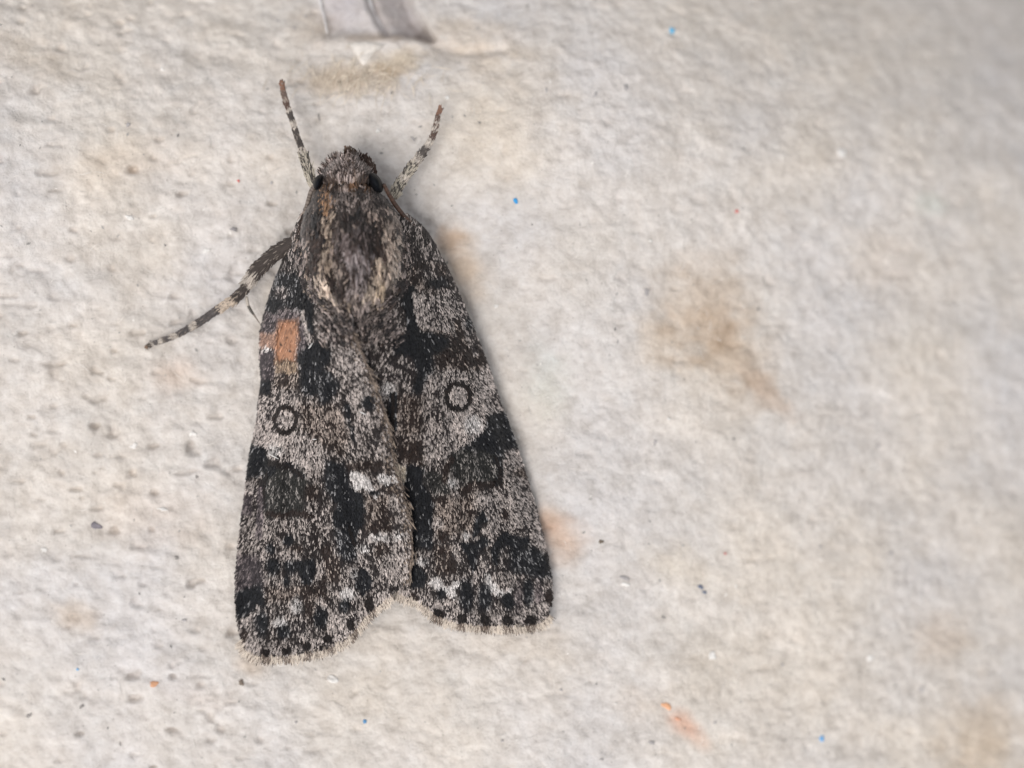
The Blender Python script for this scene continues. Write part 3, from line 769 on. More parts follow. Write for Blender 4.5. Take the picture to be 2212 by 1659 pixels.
def build_wing(side, co, inn, term, marks, name, label):
    na, nb = 220, 120
    G = coons(co, inn, term, na, nb)
    gx, gy = G[..., 0].ravel(), G[..., 1].ravel()
    zf = lambda x, y: wing_z(x, y, side) - (0 if side < 0 else 0.010)
    z = zf(gx, gy)
    Lf, dk, lt = pattern(gx, gy, marks)
    top = world(gx, gy, z); bot = world(gx, gy, z - 0.004)
    I = np.arange(na * nb).reshape(na, nb)
    f = np.stack([I[:-1, :-1], I[1:, :-1], I[1:, 1:], I[:-1, 1:]], -1).reshape(-1, 4)
    rim = np.concatenate([I[0, :], I[1:, -1], I[-1, -2::-1], I[-2:0:-1, 0]])
    r2 = np.roll(rim, -1); M = na * nb
    rf = np.stack([rim, r2, r2 + M, rim + M], -1)
    colr = dk * 1.0
    wing = mesh_obj(name, np.concatenate([top, bot]), [f, f[:, ::-1] + M, rf], CHITIN, moth, np.concatenate([colr, colr]), True, label=label)
    # rows of scales
    v00, v10, v01 = G[:-1, :-1], G[1:, :-1], G[:-1, 1:]
    area = np.abs(np.cross(v10 - v00, v01 - v00)).ravel()
    p = area / area.sum()
    total = area.sum()
    root = np.array([(632, 380) if side < 0 else (905, 400)])

    def sample(n):
        k = rng.choice(len(p), n, p=p)
        a, b_ = np.divmod(k, nb - 1)
        u, w = rng.random((2, n))
        P = (G[a, b_] * ((1 - u) * (1 - w))[:, None] + G[a + 1, b_] * (u * (1 - w))[:, None] + G[a, b_ + 1] * ((1 - u) * w)[:, None] + G[a + 1, b_ + 1] * (u * w)[:, None])
        return P[:, 0], P[:, 1]

    def direct(x, y):
        d = np.stack([x - root[0, 0], y - root[0, 1]], -1)
        d[:, 0] *= 0.75
        d /= np.linalg.norm(d, axis=1)[:, None]
        a = np.arctan2(d[:, 1], d[:, 0])
        near = smooth(140, 20, np.abs(x - (xof(eL, y) if side < 0 else xof(eR, y))))
        a += near * (0.30 if side < 0 else -0.30) * smooth(600, 700, y)      # along the costa they rake outward
        return a
    outline = np.vstack([resamp(co, 60), resamp(term, 60)[1:], resamp(inn, 60)[::-1]])
    orange = A([(318, 388), (440, 372), (452, 480), (432, 620), (442, 690), (292, 690), (282, 570), (284, 480)])

    def trim(x, y, a, ln, over):
        ok = sd_poly(x + np.cos(a) * ln, y + np.sin(a) * ln, outline) < over
        if side < 0:
            xm_, ym_ = x + np.cos(a) * ln * .5, y + np.sin(a) * ln * .5
            bare = smooth(4, -10, sd_poly(xm_ + 10 * fbm(xm_ / 12, ym_ / 14, 46, 2), ym_ + 14 * fbm(xm_ / 12, ym_ / 14, 48, 2), orange))
            ok &= ~(rng.random(len(x)) < bare * 0.95)
        return ok
    parts = []
    # broad cover scales, laid in transverse rows
    n = int(total / 13)
    x, y = sample(n)
    a = direct(x, y)
    rad = np.hypot(x - root[0, 0], y - root[0, 1]); q = np.round(rad / 5.2) * 5.2
    x = root[0, 0] + (x - root[0, 0]) * q / rad; y = root[0, 1] + (y - root[0, 1]) * q / rad
    a += rng.normal(0, 0.10, n); ln = rng.uniform(7, 10, n)
    k = trim(x, y, a, ln, np.where(y > 1230, 5, 1.5)); x, y, a, ln = x[k], y[k], a[k], ln[k]; n = len(x)
    Lf, dk, lt = pattern(x + np.cos(a) * ln * .6, y + np.sin(a) * ln * .6, marks)
    r1 = rng.random(n)
    mixv = np.clip(np.where(r1 < Lf * 0.42, 0.2 + 0.5 * rng.random(n), 0.12 * rng.random(n) * (0.2 + Lf)), 0, 1)[:, None]
    col = dk * (1 - mixv) + lt * mixv
    col *= rng.uniform(0.6, 1.3, n)[:, None]
    parts.append(blades(x, y, np.cos(a), np.sin(a), ln, rng.uniform(3.0, 4.4, n), zf, (0.0008, 0.003 + 0.0015 * rng.random(n)), col, tip=0.9))
    # narrow upper scales, light and dark
    n = int(total / 4.6)
    x, y = sample(n)
    a = direct(x, y) + rng.normal(0, 0.20, n)
    ln = rng.uniform(6, 11.5, n)
    k = trim(x, y, a, ln, np.where(y > 1230, 5, 1.5)); x, y, a, ln = x[k], y[k], a[k], ln[k]; n = len(x)
    xm, ym = x + np.cos(a) * ln * .6, y + np.sin(a) * ln * .6
    Lf, dk, lt = pattern(xm, ym, marks)
    clump = vnoise(xm / 3.6, ym / 7.5, 60) * 0.6 + vnoise(xm / 9.0, ym / 15.0, 61) * 0.4
    score = 0.66 * rng.random(n) + 0.34 * np.clip((clump - 0.22) / 0.56, 0, 1)
    cr = np.zeros(n, bool)
    for q in (0.2, 0.55, 0.9):
        cr |= crisp(x + np.cos(a) * ln * q, y + np.sin(a) * ln * q, marks)
    light = ~cr & (score < np.where(Lf > .98, 1, np.clip(Lf * 0.62 + 0.085 + 0.16 * np.clip(Lf - .55, 0, 1), 0, 1.1)))
    dk = np.where(cr[:, None], np.array([[.012, .008, .007]]), dk)
    keep = light | cr | (rng.random(n) < 0.58)
    x, y, a, ln, Lf, dk, lt, light = x[keep], y[keep], a[keep], ln[keep], Lf[keep], dk[keep], lt[keep], light[keep]
    n = len(x)
    bright = (0.40 + 1.05 * rng.random(n) ** 1.3) * (0.80 + 0.35 * Lf)
    col = np.where(light[:, None], lt * bright[:, None], dk * rng.uniform(0.5, 1.5, n)[:, None])
    wd = np.where(light, rng.uniform(1.3, 2.4, n), rng.uniform(1.5, 2.7, n))
    lf1 = np.where(light, 0.0058, 0.0054) + 0.004 * rng.random(n)
    parts.append(blades(x, y, np.cos(a), np.sin(a), ln, wd, zf, (0.003, lf1), col, tip=0.8, jag=0.35))
    v, f, c_ = join(parts)
    mesh_obj("scales", v, f, SCALE, wing, c_, kind="stuff")
    # fringe of long scales along the outer margin
    T = resamp(term, 2400)
    tan = np.gradient(T, axis=0); tan /= np.linalg.norm(tan, axis=1)[:, None]
    nor = np.stack([-tan[:, 1], tan[:, 0]], -1)
    if side < 0: pass
    else: nor = -nor
    nor[:, 1] = np.abs(nor[:, 1])
    n = 1900
    k = rng.integers(0, len(T), n)
    inset = rng.uniform(-4, 4, n)
    x = T[k, 0] - nor[k, 0] * inset; y = T[k, 1] - nor[k, 1] * inset
    a = np.arctan2(nor[k, 1], nor[k, 0]) * 0.55 + direct(x, y) * 0.45 + rng.normal(0, 0.12, n)
    s = k / len(T)
    dd = np.min([np.hypot(x - q[0], (y - q[1]) * 0.5) for q in DOTS[side]], axis=0)
    dark = rng.random(n) < np.where(dd < 11, 0.8, 0.22)
    col = np.where(dark[:, None], np.array([[.10, .072, .056]]) * rng.uniform(.5, 1.8, n)[:, None], np.array([[.62, .53, .445]]) * rng.uniform(.55, 1.15, n)[:, None])
    v, f, c_ = blades(x, y, np.cos(a), np.sin(a), rng.uniform(9, 20, n), rng.uniform(1.5, 2.8, n), zf, (0.004, 0.005), col, tip=0.55, jag=0.5)
    mesh_obj("fringe", v, f, SCALE, wing, c_, kind="stuff")
    return wing


wr = build_wing(1, COST_R, INN_R, TERM_R, RM, "forewing", "mottled right forewing partly under the other wing")
wl = build_wing(-1, COST_L, INN_L, TERM_L, LM, "forewing", "mottled left forewing with a rubbed orange patch")

# hair along the inner margin of the overlapping wing
Sg = resamp(INN_L[2:], 1500)
tg = np.gradient(Sg, axis=0)
n = 1700
k = rng.integers(0, 1380, n)
x = Sg[k, 0] + rng.normal(-5, 5, n); y = Sg[k, 1] + rng.normal(0, 3, n)
a = np.arctan2(tg[k, 1], tg[k, 0]) + rng.normal(-0.10, 0.22, n)
lgt = rng.random(n) < 0.5
col = np.where(lgt[:, None], np.array([[.26, .20, .155]]), np.array([[.06, .042, .034]])) * rng.uniform(.6, 1.4, n)[:, None]
v, f, c_ = blades(x, y, np.cos(a), np.sin(a), rng.uniform(12, 24, n), rng.uniform(1.3, 2.4, n), lambda X_, Y_: wing_z(X_, Y_, -1), (0.003, 0.006), col, tip=0.35, segs=3)
mesh_obj("inner_margin_hair", v, f, HAIR, wl, c_, kind="stuff")

# ------------------------------------------------------------------ fur of head and thorax
FM = [  # shape, geometry, soft, colour, fraction
    ('e', (765, 520, 130, 190), 20, (.055, .040, .034), .55),
    ('e', (768, 515, 42, 50), 12, (.20, .165, .155), .5), ('e', (773, 572, 32, 34), 10, (.38, .34, .33), .55), ('e', (768, 632, 22, 34), 9, (.36, .315, .295), .7),
    ('e', (690, 478, 18, 34), 10, (.014, .012, .013), .65), ('e', (772, 462, 40, 12), 8, (.016, .013, .013), .6), ('e', (640, 600, 26, 60), 10, (.016, .014, .014), .8),  # second: dark under the collar's hair overhang, put into the fur colour
    ('e', (802, 500, 14, 44), 10, (.035, .026, .022), .5), ('e', (672, 580, 10, 60), 5, (.03, .02, .016), .8), ('e', (880, 540, 34, 60), 10, (.03, .024, .022), .75),
    ('e', (892, 640, 34, 50), 10, (.02, .017, .017), .5), ('e', (640, 660, 40, 40), 12, (.02, .017, .017), .55),
    ('l', [(643, 515), (655, 570), (666, 628)], 13, (.52, .43, .345), .78), ('l', [(706, 470), (710, 520), (707, 565), (692, 605)], 13, (.50, .415, .325), .78),
    ('l', [(690, 610), (712, 655)], 15, (.62, .53, .43), .78), ('l', [(684, 640), (690, 672)], 9, (.45, .37, .28), .7), ('l', [(724, 575), (736, 612)], 12, (.36, .30, .25), .6),
    ('l', [(822, 570), (806, 625), (800, 650)], 16, (.62, .53, .42), .78), ('l', [(826, 610), (826, 655)], 12, (.46, .375, .27), .7),
    ('l', [(842, 500), (850, 560), (848, 605)], 20, (.50, .425, .35), .72), ('l', [(856, 560), (860, 590)], 10, (.52, .46, .39), .8),
    ('e', (758, 432, 62, 22), 8, (.44, .375, .335), .45), ('e', (830, 462, 40, 18), 8, (.44, .36, .30), .5), ('e', (868, 486, 34, 14), 8, (.42, .35, .29), .5),
    ('l', [(680, 412), (742, 396), (800, 412)], 8, (.15, .088, .05), .8), ('e', (708, 440, 14, 24), 4, (.48, .30, .17), .7),
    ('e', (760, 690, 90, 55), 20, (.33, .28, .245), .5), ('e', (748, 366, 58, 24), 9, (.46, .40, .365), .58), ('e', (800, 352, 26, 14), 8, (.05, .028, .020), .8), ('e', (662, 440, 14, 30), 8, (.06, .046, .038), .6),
    ('l', [(750, 660), (748, 700)], 9, (.36, .29, .22), .6), ('e', (748, 694, 10, 8), 4, (.5, .42, .33), .6),
]


def fur_colour(x, y):
    n = len(x)
    base = np.array([[.036, .025, .020]]) * rng.uniform(.4, 2.2, n)[:, None]
    alt = rng.random(n) < 0.22
    base = np.where(alt[:, None], np.array([[.36, .295, .25]]) * rng.uniform(.5, 1.1, n)[:, None], base)
    x = x + rng.normal(0, 2.5, n); y = y + rng.normal(0, 4, n)
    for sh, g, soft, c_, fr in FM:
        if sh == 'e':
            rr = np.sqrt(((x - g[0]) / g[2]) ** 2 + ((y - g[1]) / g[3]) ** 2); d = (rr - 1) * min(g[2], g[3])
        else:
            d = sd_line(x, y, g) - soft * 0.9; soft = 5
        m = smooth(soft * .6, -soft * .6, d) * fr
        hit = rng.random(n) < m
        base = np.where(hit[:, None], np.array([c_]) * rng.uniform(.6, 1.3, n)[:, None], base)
    sp = np.where((rng.random(n) < 0.42)[:, None], np.array([[.44, .38, .345]]), np.array([[.03, .023, .022]])) * rng.uniform(.5, 1.3, n)[:, None]
    rear = rng.random(n) < np.maximum(smooth(625, 700, y), smooth(0.80, 1.08, np.abs(x - bt(y, 1)) / bt(y, 2)) * smooth(480, 540, y)) * 0.85
    base = np.where(rear[:, None], sp, base)
    return base * np.array([[1.03, 0.975, 0.985]])


def skin_z(x, y):
    s = np.abs(x - bt(y, 1)) / bt(y, 2)
    w = np.where(x < 762, wing_z(x, y, -1), wing_z(x, y, 1) - 0.01)
    w = np.where(y > 500, w, 0.03)
    return np.where(s < 1, np.maximum(body_z(x, y), w), np.maximum(w, 0.05))


def off_eyes(x, y, a):
    return off_eye1(x, y) & off_eye1(x + np.cos(a) * 9, y + np.sin(a) * 9) & off_eye1(x + np.cos(a) * 17, y + np.sin(a) * 17)


def off_eye1(x, y):
    e1 = ((x - 811) * .88 - (y - 396) * .47, (x - 811) * .47 + (y - 396) * .88)
    r1 = (e1[0] / 11) ** 2 + (e1[1] / 21) ** 2
    e2 = ((x - 687) * .94 + (y - 394) * .34, -(x - 687) * .34 + (y - 394) * .94)
    r2 = (e2[0] / 9) ** 2 + (e2[1] / 15) ** 2
    return (r1 > 1) & (r2 > 1)


parts = []
# undercoat
n = 9000
y = rng.uniform(400, 700, n)
s = rng.uniform(-1.12, 1.12, n)
x = bt(y, 1) + s * np.maximum(bt(y, 2), 84 * smooth(600, 690, y))
a = np.pi / 2 - s * 0.3 * smooth(640, 440, y) + rng.normal(0, 0.2, n) + np.clip((x - 756) * 0.009, -0.7, 0.7) * smooth(570, 680, y)
k = off_eyes(x, y, a) & (np.abs(s) < np.where(y < 490, 1.0, 1.12)); x, y, a, s = x[k], y[k], a[k], s[k]; n = len(x)
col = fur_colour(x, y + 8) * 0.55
parts.append(blades(x, y, np.cos(a), np.sin(a), rng.uniform(12, 22, n), rng.uniform(2, 3.6, n), skin_z, (0.001, 0.006 + 0.004 * rng.random(n)), col, tip=0.5, segs=2))
# tufts: bundles of hair-scales that share a colour and a direction
nc = 1500
yc = 396 + 350 * rng.beta(1.05, 1.25, nc); sc = rng.uniform(-1.06, 1.06, nc)
xc = bt(yc, 1) + sc * np.maximum(bt(yc, 2), 84 * smooth(600, 690, yc))
ac = np.pi / 2 - sc * 0.35 * smooth(640, 440, yc) + rng.normal(0, 0.16, nc) + np.clip((xc - 756) * 0.010, -0.8, 0.8) * smooth(570, 680, yc)
ac += (vnoise(xc / 34, yc / 44, 33) - .5) * 0.55
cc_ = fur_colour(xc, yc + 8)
lc = rng.uniform(14, 25, nc) * (0.6 + 0.4 * smooth(400, 480, yc)) * (1 - 0.45 * smooth(630, 690, yc)); hc = 0.006 + 0.016 * rng.random(nc) ** 1.5
m = rng.integers(3, 9, nc); idx = np.repeat(np.arange(nc), m); n = len(idx)
o1 = rng.normal(0, 3.0, n); o2 = rng.normal(0, 5.0, n)
a = ac[idx] - o1 * 0.035 + rng.normal(0, .07, n)
x = xc[idx] - np.sin(ac[idx]) * o1 + np.cos(ac[idx]) * o2; y = yc[idx] + np.cos(ac[idx]) * o1 + np.sin(ac[idx]) * o2
col = cc_[idx] * rng.uniform(.45, 1.5, n)[:, None]
stray = rng.random(n) < 0.15
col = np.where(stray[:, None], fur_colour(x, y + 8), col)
k = off_eyes(x, y, a) & (np.abs(sc[idx]) < np.where(y < 490, 1.0, 1.1)); x, y, a, col, idx = x[k], y[k], a[k], col[k], idx[k]; n = len(x)
parts.append(blades(x, y, np.cos(a), np.sin(a), lc[idx] * rng.uniform(.6, 1.1, n), rng.uniform(2.4, 4.4, n), skin_z, (0.004, hc[idx]), col, tip=0.55, segs=3, bend=rng.normal(0, .12, n)))
# forehead tuft, combed forwards
nc = 330
yc = rng.uniform(352, 396, nc); xc = 749 + rng.uniform(-1, 1, nc) * (26 + 28 * (yc - 352) / 44)
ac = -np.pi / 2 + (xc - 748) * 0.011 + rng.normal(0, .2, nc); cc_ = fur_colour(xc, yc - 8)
m = rng.integers(5, 10, nc); idx = np.repeat(np.arange(nc), m); n = len(idx)
x = xc[idx] + rng.normal(0, 2.4, n); y = yc[idx] + rng.normal(0, 3, n); a = ac[idx] + rng.normal(0, .1, n)
col = np.where((rng.random(n) < .25)[:, None], np.array([[.09, .062, .048]]), cc_[idx]) * rng.uniform(.5, 1.5, n)[:, None]
k = off_eyes(x, y, a); x, y, a, col = x[k], y[k], a[k], col[k]; n = len(x)
parts.append(blades(x, y, np.cos(a), np.sin(a), rng.uniform(13, 27, n), rng.uniform(2.0, 3.8, n), lambda X_, Y_: body_z(X_, np.maximum(Y_, 345)),
                    (0.004, 0.016 + 0.014 * rng.random(n)), col, tip=0.5, segs=3))
# shaggy shoulders
for sgn in (-1, 1):
    n = 600
    y = rng.uniform(425, 560, n)
    x = bt(y, 1) + sgn * bt(y, 2) * rng.uniform(0.86, 1.03, n)
    a = np.pi / 2 - sgn * rng.uniform(0.0, 0.6, n)
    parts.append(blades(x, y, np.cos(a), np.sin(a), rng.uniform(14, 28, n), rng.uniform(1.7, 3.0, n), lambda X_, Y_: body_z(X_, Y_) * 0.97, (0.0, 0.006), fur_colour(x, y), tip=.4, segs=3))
v, f, c_ = join(parts)
mesh_obj("fur", v, f, HAIR, body, c_, kind="stuff")

# eyes
EYE, nt2, b2 = new_mat("eye")
b2.inputs['Base Color'].default_value = (0.004, 0.005, 0.007, 1); b2.inputs['Roughness'].default_value = 0.5
b2.inputs['Specular IOR Level'].default_value = 0.15
tc2 = nt2.nodes.new("ShaderNodeTexCoord"); v2 = nt2.nodes.new("ShaderNodeTexVoronoi"); v2.inputs['Scale'].default_value = 260
bp2 = nt2.nodes.new("ShaderNodeBump"); bp2.inputs['Strength'].default_value = 0.3; bp2.inputs['Distance'].default_value = 0.001
nt2.links.new(tc2.outputs['Object'], v2.inputs['Vector']); nt2.links.new(v2.outputs['Distance'], bp2.inputs['Height']); nt2.links.new(bp2.outputs[0], b2.inputs['Normal'])


def ellipsoid(name, px, py, z, rx, ry, rz, ang, mat, parent, col=None):
    nu, nv = 20, 12
    u = np.linspace(0, 2 * np.pi, nu, endpoint=False); w = np.linspace(0.02, np.pi - 0.02, nv)
    U, Wv = np.meshgrid(u, w)
    x = rx * np.cos(U) * np.sin(Wv); y = ry * np.sin(U) * np.sin(Wv); zz = z + rz * np.cos(Wv)
    a = math.radians(ang)
    V = world(px + x * math.cos(a) - y * math.sin(a), py + x * math.sin(a) + y * math.cos(a), zz).reshape(-1, 3)
    I = np.arange(nu * nv).reshape(nv, nu); J = np.roll(I, -1, 1)
    f = np.stack([I[:-1], I[1:], J[1:], J[:-1]], -1).reshape(-1, 4)
    cc = np.tile(np.array([col or (0.01, 0.01, 0.012)]), (len(V), 1))
    return mesh_obj(name, V, f, mat, parent, cc, True)


ellipsoid("eye", 812, 395, 0.142, 13, 24, 0.052, -28, EYE, body)
ellipsoid("eye", 687, 394, 0.138, 10, 17, 0.045, 20, EYE, body)


# ------------------------------------------------------------------ tubes: legs, antennae, palps
def tube(name, P, mat, parent, colf, ns=10, label=None, sub=8):
    """P: (px, py, z, radius) rows; colf(t in 0..1) -> colour"""
    P = np.asarray(P, float)
    t0 = np.linspace(0, 1, len(P)); s = np.concatenate([[0], np.cumsum(np.hypot(np.diff(P[:, 0]), np.diff(P[:, 1])))]); s /= s[-1]
    n = (len(P) - 1) * sub + 1
    t = np.linspace(0, 1, n)
    Q = np.stack([np.interp(t, s, P[:, k]) for k in range(4)], -1)
    for _ in range(2):
        Q[1:-1, :3] = (Q[:-2, :3] + 2 * Q[1:-1, :3] + Q[2:, :3]) / 4
    tg = np.gradient(Q[:, :2], axis=0); tg /= np.linalg.norm(tg, axis=1)[:, None]
    th = np.linspace(0, 2 * np.pi, ns, endpoint=False)
    V = []
    for k in range(n):
        nx, ny = -tg[k, 1], tg[k, 0]
        r = Q[k, 3] * (0.25 if k in (0, n - 1) else 1)
        V.append(world(Q[k, 0] + nx * r * np.cos(th), Q[k, 1] + ny * r * np.cos(th), Q[k, 2] + r * 0.001 * np.sin(th)))
    V = np.concatenate(V); V = np.concatenate([V, V[:ns].mean(0)[None], V[-ns:].mean(0)[None]])
    i = np.arange(ns); j = (i + 1) % ns
    f = np.concatenate([np.stack([k * ns + i, (k + 1) * ns + i, (k + 1) * ns + j, k * ns + j], -1) for k in range(n - 1)])
    ft = np.concatenate([np.stack([i, j, np.full(ns, n * ns)], -1), np.stack([(n - 1) * ns + j, (n - 1) * ns + i, np.full(ns, n * ns + 1)], -1)])
    cc = np.concatenate([np.repeat(np.array([colf(q) for q in t]), ns, 0), [colf(0)], [colf(1)]])
    o = mesh_obj(name, V, [f, ft], mat, parent, cc, True, label=label)
    return o, Q, tg, t


PALE = (.50, .44, .385); LDK = (.055, .042, .036); LGR = (.095, .082, .080); RUST = (.19, .085, .048); RBR = (.085, .040, .026); MOT = (.13, .11, .085)


def leg_scales(parent, Q, tg, t, bands, n, ln=(6, 11), wd=(1.8, 3.0), spread=0.15, shaggy=None):
    """coat of scales lying along a leg, coloured by bands [(t_end, colour)], running root -> tip"""
    tt = rng.random(n)
    x = np.interp(tt, t, Q[:, 0]); y = np.interp(tt, t, Q[:, 1]); z = np.interp(tt, t, Q[:, 2]); r = np.interp(tt, t, Q[:, 3])
    gx = np.interp(tt, t, tg[:, 0]); gy = np.interp(tt, t, tg[:, 1])
    th = rng.uniform(-0.35, np.pi + 0.35, n)
    r = r * 0.86
    x = x - gy * r * np.cos(th); y = y + gx * r * np.cos(th); z = z + 0.001 * r * np.sin(th)
    L_ = rng.uniform(*ln, n)
    a = np.arctan2(gy, gx) + rng.normal(0, 0.12, n) + np.cos(th) * spread * 0.5
    if shaggy is not None:
        sg = shaggy(tt); L_ *= 1 + sg; a += np.cos(th) * sg * 0.18
    dl = np.hypot(np.gradient(Q[:, 0]), np.gradient(Q[:, 1])).sum()
    te = tt + rng.normal(0, 2.2 / dl, n)
    col = np.zeros((n, 3))
    prev = -9
    for e, c_ in bands:
        m = (te > prev) & (te <= e); prev = e
        if c_ is MOT:
            pk = rng.random(n) < 0.55
            cc = np.where(pk[:, None], np.array([(.42, .37, .30)]), np.array([(.045, .036, .030)]))
            col = np.where(m[:, None], cc, col)
        else:
            mx = rng.random(n) < (0.10 if c_ is not PALE else 0.14)
            cc = np.where(mx[:, None], np.array([(.24, .2, .17)]), np.array([c_]))
            col = np.where(m[:, None], cc, col)
    col *= rng.uniform(.65, 1.3, n)[:, None]
    V = np.zeros((n, 3, 2, 3)); w = rng.uniform(*wd, n)
    for k in range(3):
        q = k / 2
        for s_, sg_ in ((0, -1), (1, 1)):
            ww = w * (0.5, 1, 0.55)[k] * 0.5 * sg_
            V[:, k, s_] = world(x + np.cos(a) * L_ * q - np.sin(a) * ww, y + np.sin(a) * L_ * q + np.cos(a) * ww, z + 0.001 + 0.0025 * q)
    b0 = np.arange(n) * 6
    f = np.concatenate([np.stack([b0 + 2 * k + 1, b0 + 2 * k, b0 + 2 * k + 2, b0 + 2 * k + 3], -1) for k in range(2)])
    mesh_obj("leg_scales", V.reshape(-1, 3), f, SCALE, parent, np.repeat(col, 6, 0), kind="stuff")


def c1(u, v): return (542.2 + .21446 * u, 135.5 + .21446 * v)
def c9(u, v): return (271.1 + .18382 * u, 474.4 + .18382 * v)


def leg_path(conv, rows):
    return [(*conv(u, v), z, r * 0.88) for u, v, z, r in rows]


def bandcol(bands):
    def fcol(t):
        for e, c_ in bands:
            if t <= e: return c_
        return bands[-1][1]
    return fcol


# left front leg
P = leg_path(c1, [(640, 1260, .090, 10), (600, 1160, .085, 10.5), (570, 1060, .078, 10.5), (535, 950, .070, 9.5), (505, 860, .060, 6.6), (470, 760, .052, 7), (435, 640, .046, 6.6),
                  (400, 540, .042, 6.4), (360, 420, .038, 6.2), (330, 320, .034, 5.6), (316, 245, .032, 4.4), (310, 205, .030, 2.2)])
bd = [(.10, MOT), (.30, MOT), (.36, PALE), (.55, LDK), (.615, PALE), (.70, LDK), (.735, PALE), (.80, RBR), (.83, (.3, .24, .2)), (.90, (.15, .10, .08)), (.985, RUST), (1.1, (.08, .04, .025))]
o, Q, tg, t = tube("front_leg", P, CHITIN, moth, bandcol(bd), label="banded front leg with a rusty tip, reaching forward on the left")
leg_scales(o, Q, tg, t, bd, 900, shaggy=lambda q: 0.5 * (q < .32))
for du, dv in ((-22, -40), (30, -42)):
    tx, ty = c1(311, 222); ex, ey = tx + du * .21, ty + dv * .21
    tube("claw", [(tx, ty, .032, 2.2), ((tx + ex) / 2 + du * .05, (ty + ey) / 2, .034, 1.6), (ex, ey, .028, .7)], CHITIN, o, lambda q: (.07, .035, .02), 6, sub=4)
# right front leg
P = leg_path(c1, [(1420, 1370, .085, 12), (1470, 1270, .082, 12), (1530, 1170, .076, 11.5), (1590, 1090, .070, 10.5), (1640, 1020, .062, 9), (1700, 945, .055, 8.5), (1760, 860, .050, 8),
                  (1800, 800, .046, 7), (1830, 740, .042, 6.8), (1850, 680, .040, 6.6), (1870, 600, .037, 5.8), (1888, 525, .034, 4.6), (1900, 465, .032, 2.2)])
bd = [(.16, MOT), (.22, PALE), (.36, MOT), (.45, PALE), (.585, LDK), (.67, PALE), (.75, RBR), (.785, PALE), (.82, RBR), (.845, PALE), (.92, RBR), (1.1, RUST)]
o, Q, tg, t = tube("front_leg", P, CHITIN, moth, bandcol(bd), label="banded front leg with a rusty tip, reaching forward on the right")
leg_scales(o, Q, tg, t, bd, 900, shaggy=lambda q: 0.5 * (q < .5))
for du, dv in ((-6, -60), (48, -40)):
    tx, ty = c1(1896, 490); ex, ey = tx + du * .21, ty + dv * .21
    tube("claw", [(tx, ty, .032, 2.4), ((tx + ex) / 2 + du * .04, (ty + ey) / 2, .034, 1.7), (ex, ey, .028, .7)], CHITIN, o, lambda q: (.12, .05, .03), 6, sub=4)
# middle leg on the left
P = leg_path(c9, [(2030, 230, .085, 10), (1860, 330, .080, 15), (1720, 430, .074, 15), (1600, 540, .066, 14), (1500, 660, .060, 12.5), (1430, 760, .054, 12), (1370, 850, .050, 11.5), (1290, 930, .044, 9.5),
                  (1180, 1000, .038, 9), (1040, 1090, .034, 9.5), (890, 1190, .030, 9), (790, 1255, .028, 8), (690, 1310, .026, 7.5), (590, 1360, .024, 6.6), (500, 1395, .022, 6), (400, 1435, .020, 5), (310, 1460, .018, 4.2),
                  (262, 1485, .014, 2)])
bd = [(.285, LDK), (.355, PALE), (.45, LDK), (.545, (.55, .45, .36)), (.70, LGR), (.745, PALE), (.815, LGR), (.86, PALE), (.90, LGR), (.922, PALE), (.952, LGR), (.965, PALE), (.985, LDK), (1.1, (.3, .2, .14))]
o, Q, tg, t = tube("middle_leg", P, CHITIN, moth, bandcol(bd), label="dark and cream banded leg stretched out to the left")
leg_scales(o, Q, tg, t, bd, 1700, shaggy=lambda q: 1.0 * (q < .34) + 0.6 * ((q > .34) & (q < .55)))
tube("spur", [(*c9(1420, 900), .050, 3.2), (*c9(1440, 1010), .044, 3.4), (*c9(1480, 1080), .042, 3.4), (*c9(1530, 1150), .040, 1.8), (*c9(1590, 1240), .040, .8)], CHITIN, o,
     lambda q: (.40, .35, .30) if q < .3 else ((.07, .06, .05) if q < .62 else (.22, .18, .15)), 7)
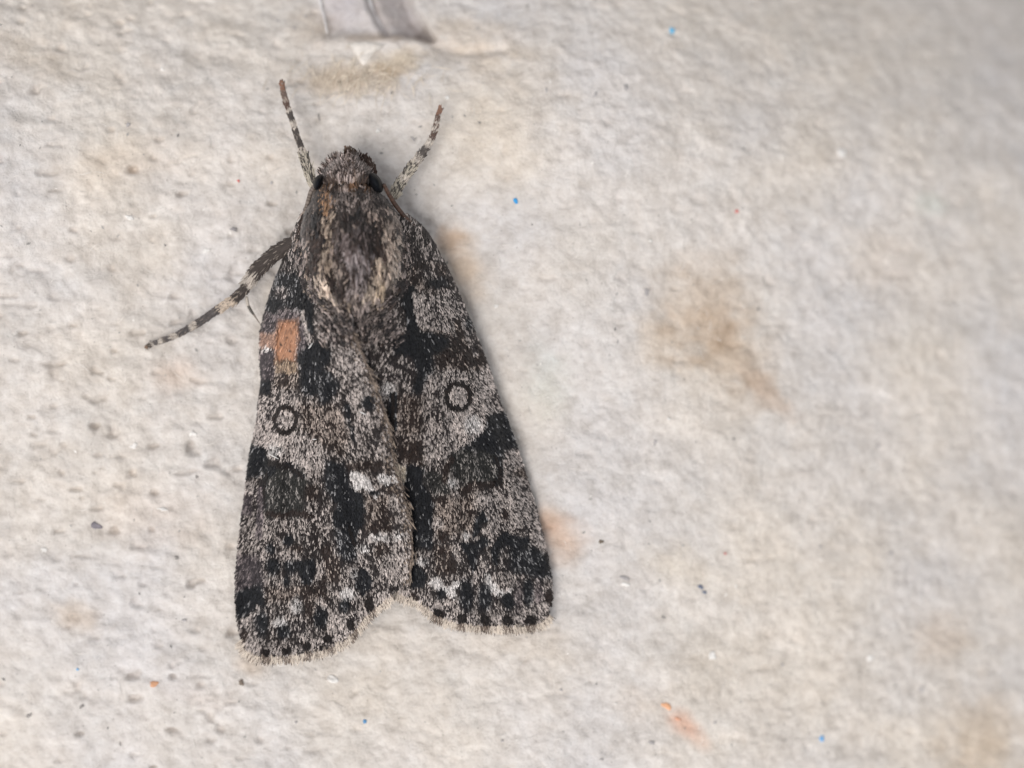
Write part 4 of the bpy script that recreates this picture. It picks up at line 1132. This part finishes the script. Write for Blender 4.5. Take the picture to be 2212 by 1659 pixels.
for k_ in (-1, 1):
    tx, ty = c9(262, 1485)
    tube("claw", [(tx, ty, .014, 1.6), (tx - 2, ty + 4, .014, 1.2), (tx - 2 + k_ * 3, ty + 9, .010, .6)], CHITIN, o, lambda q: (.10, .06, .04), 6, sub=3)
# antennae laid back along the body
def ant(q): return (.20, .165, .14) if int(q * 34) % 2 else (.075, .056, .046)
tube("antenna", [(682, 400, .150, 5.5), (672, 412, .140, 5), (664, 440, .120, 4.5), (655, 470, .100, 4.2), (640, 492, .085, 4), (628, 512, .070, 3.5)], CHITIN, moth, ant, 8, label="left antenna folded back")
def ant2(q): return (.085, .046, .032) if int(q * 30) % 2 else (.05, .028, .02)
tube("antenna", [(828, 396, .165, 4), (838, 416, .150, 4.6), (852, 440, .125, 5), (872, 466, .105, 4.8), (893, 486, .095, 4), (905, 500, .085, 3)], CHITIN, moth, ant2, 8, label="right antenna folded back")
# palps
for P in ([(762, 372, .10, 10), (758, 350, .10, 10), (753, 332, .095, 8), (751, 322, .09, 4)], [(784, 376, .09, 11), (778, 354, .09, 10), (768, 338, .085, 8), (760, 326, .08, 4)],
          [(800, 384, .10, 13), (800, 364, .09, 13), (792, 348, .08, 9), (782, 340, .075, 5)]):
    o, Q, tg, t = tube("palp", P, CHITIN, moth, lambda q: (.05, .026, .017))
    leg_scales(o, Q, tg, t, [(0.85, (.060, .032, .022)), (1.1, (.12, .075, .05))], 260, ln=(5, 10), spread=.5)
# a few loose pale hairs lying on the wings
for k, (x0, y0, x1, y1) in enumerate([(578, 979, 603, 992), (666, 754, 676, 740), (776, 889, 792, 896), (675, 949, 684, 949)]):
    zf = lambda a_, b_: float(wing_z(np.array([a_]), np.array([b_]), -1)[0]) + 0.009
    tube("loose_hair", [(x0, y0, zf(x0, y0), 1.0), ((x0 + x1) / 2, (y0 + y1) / 2, zf((x0 + x1) / 2, (y0 + y1) / 2) + .003, 1.2), (x1, y1, zf(x1, y1), .6)], CHITIN, wl, lambda q: (.72, .70, .68), 6, sub=3)
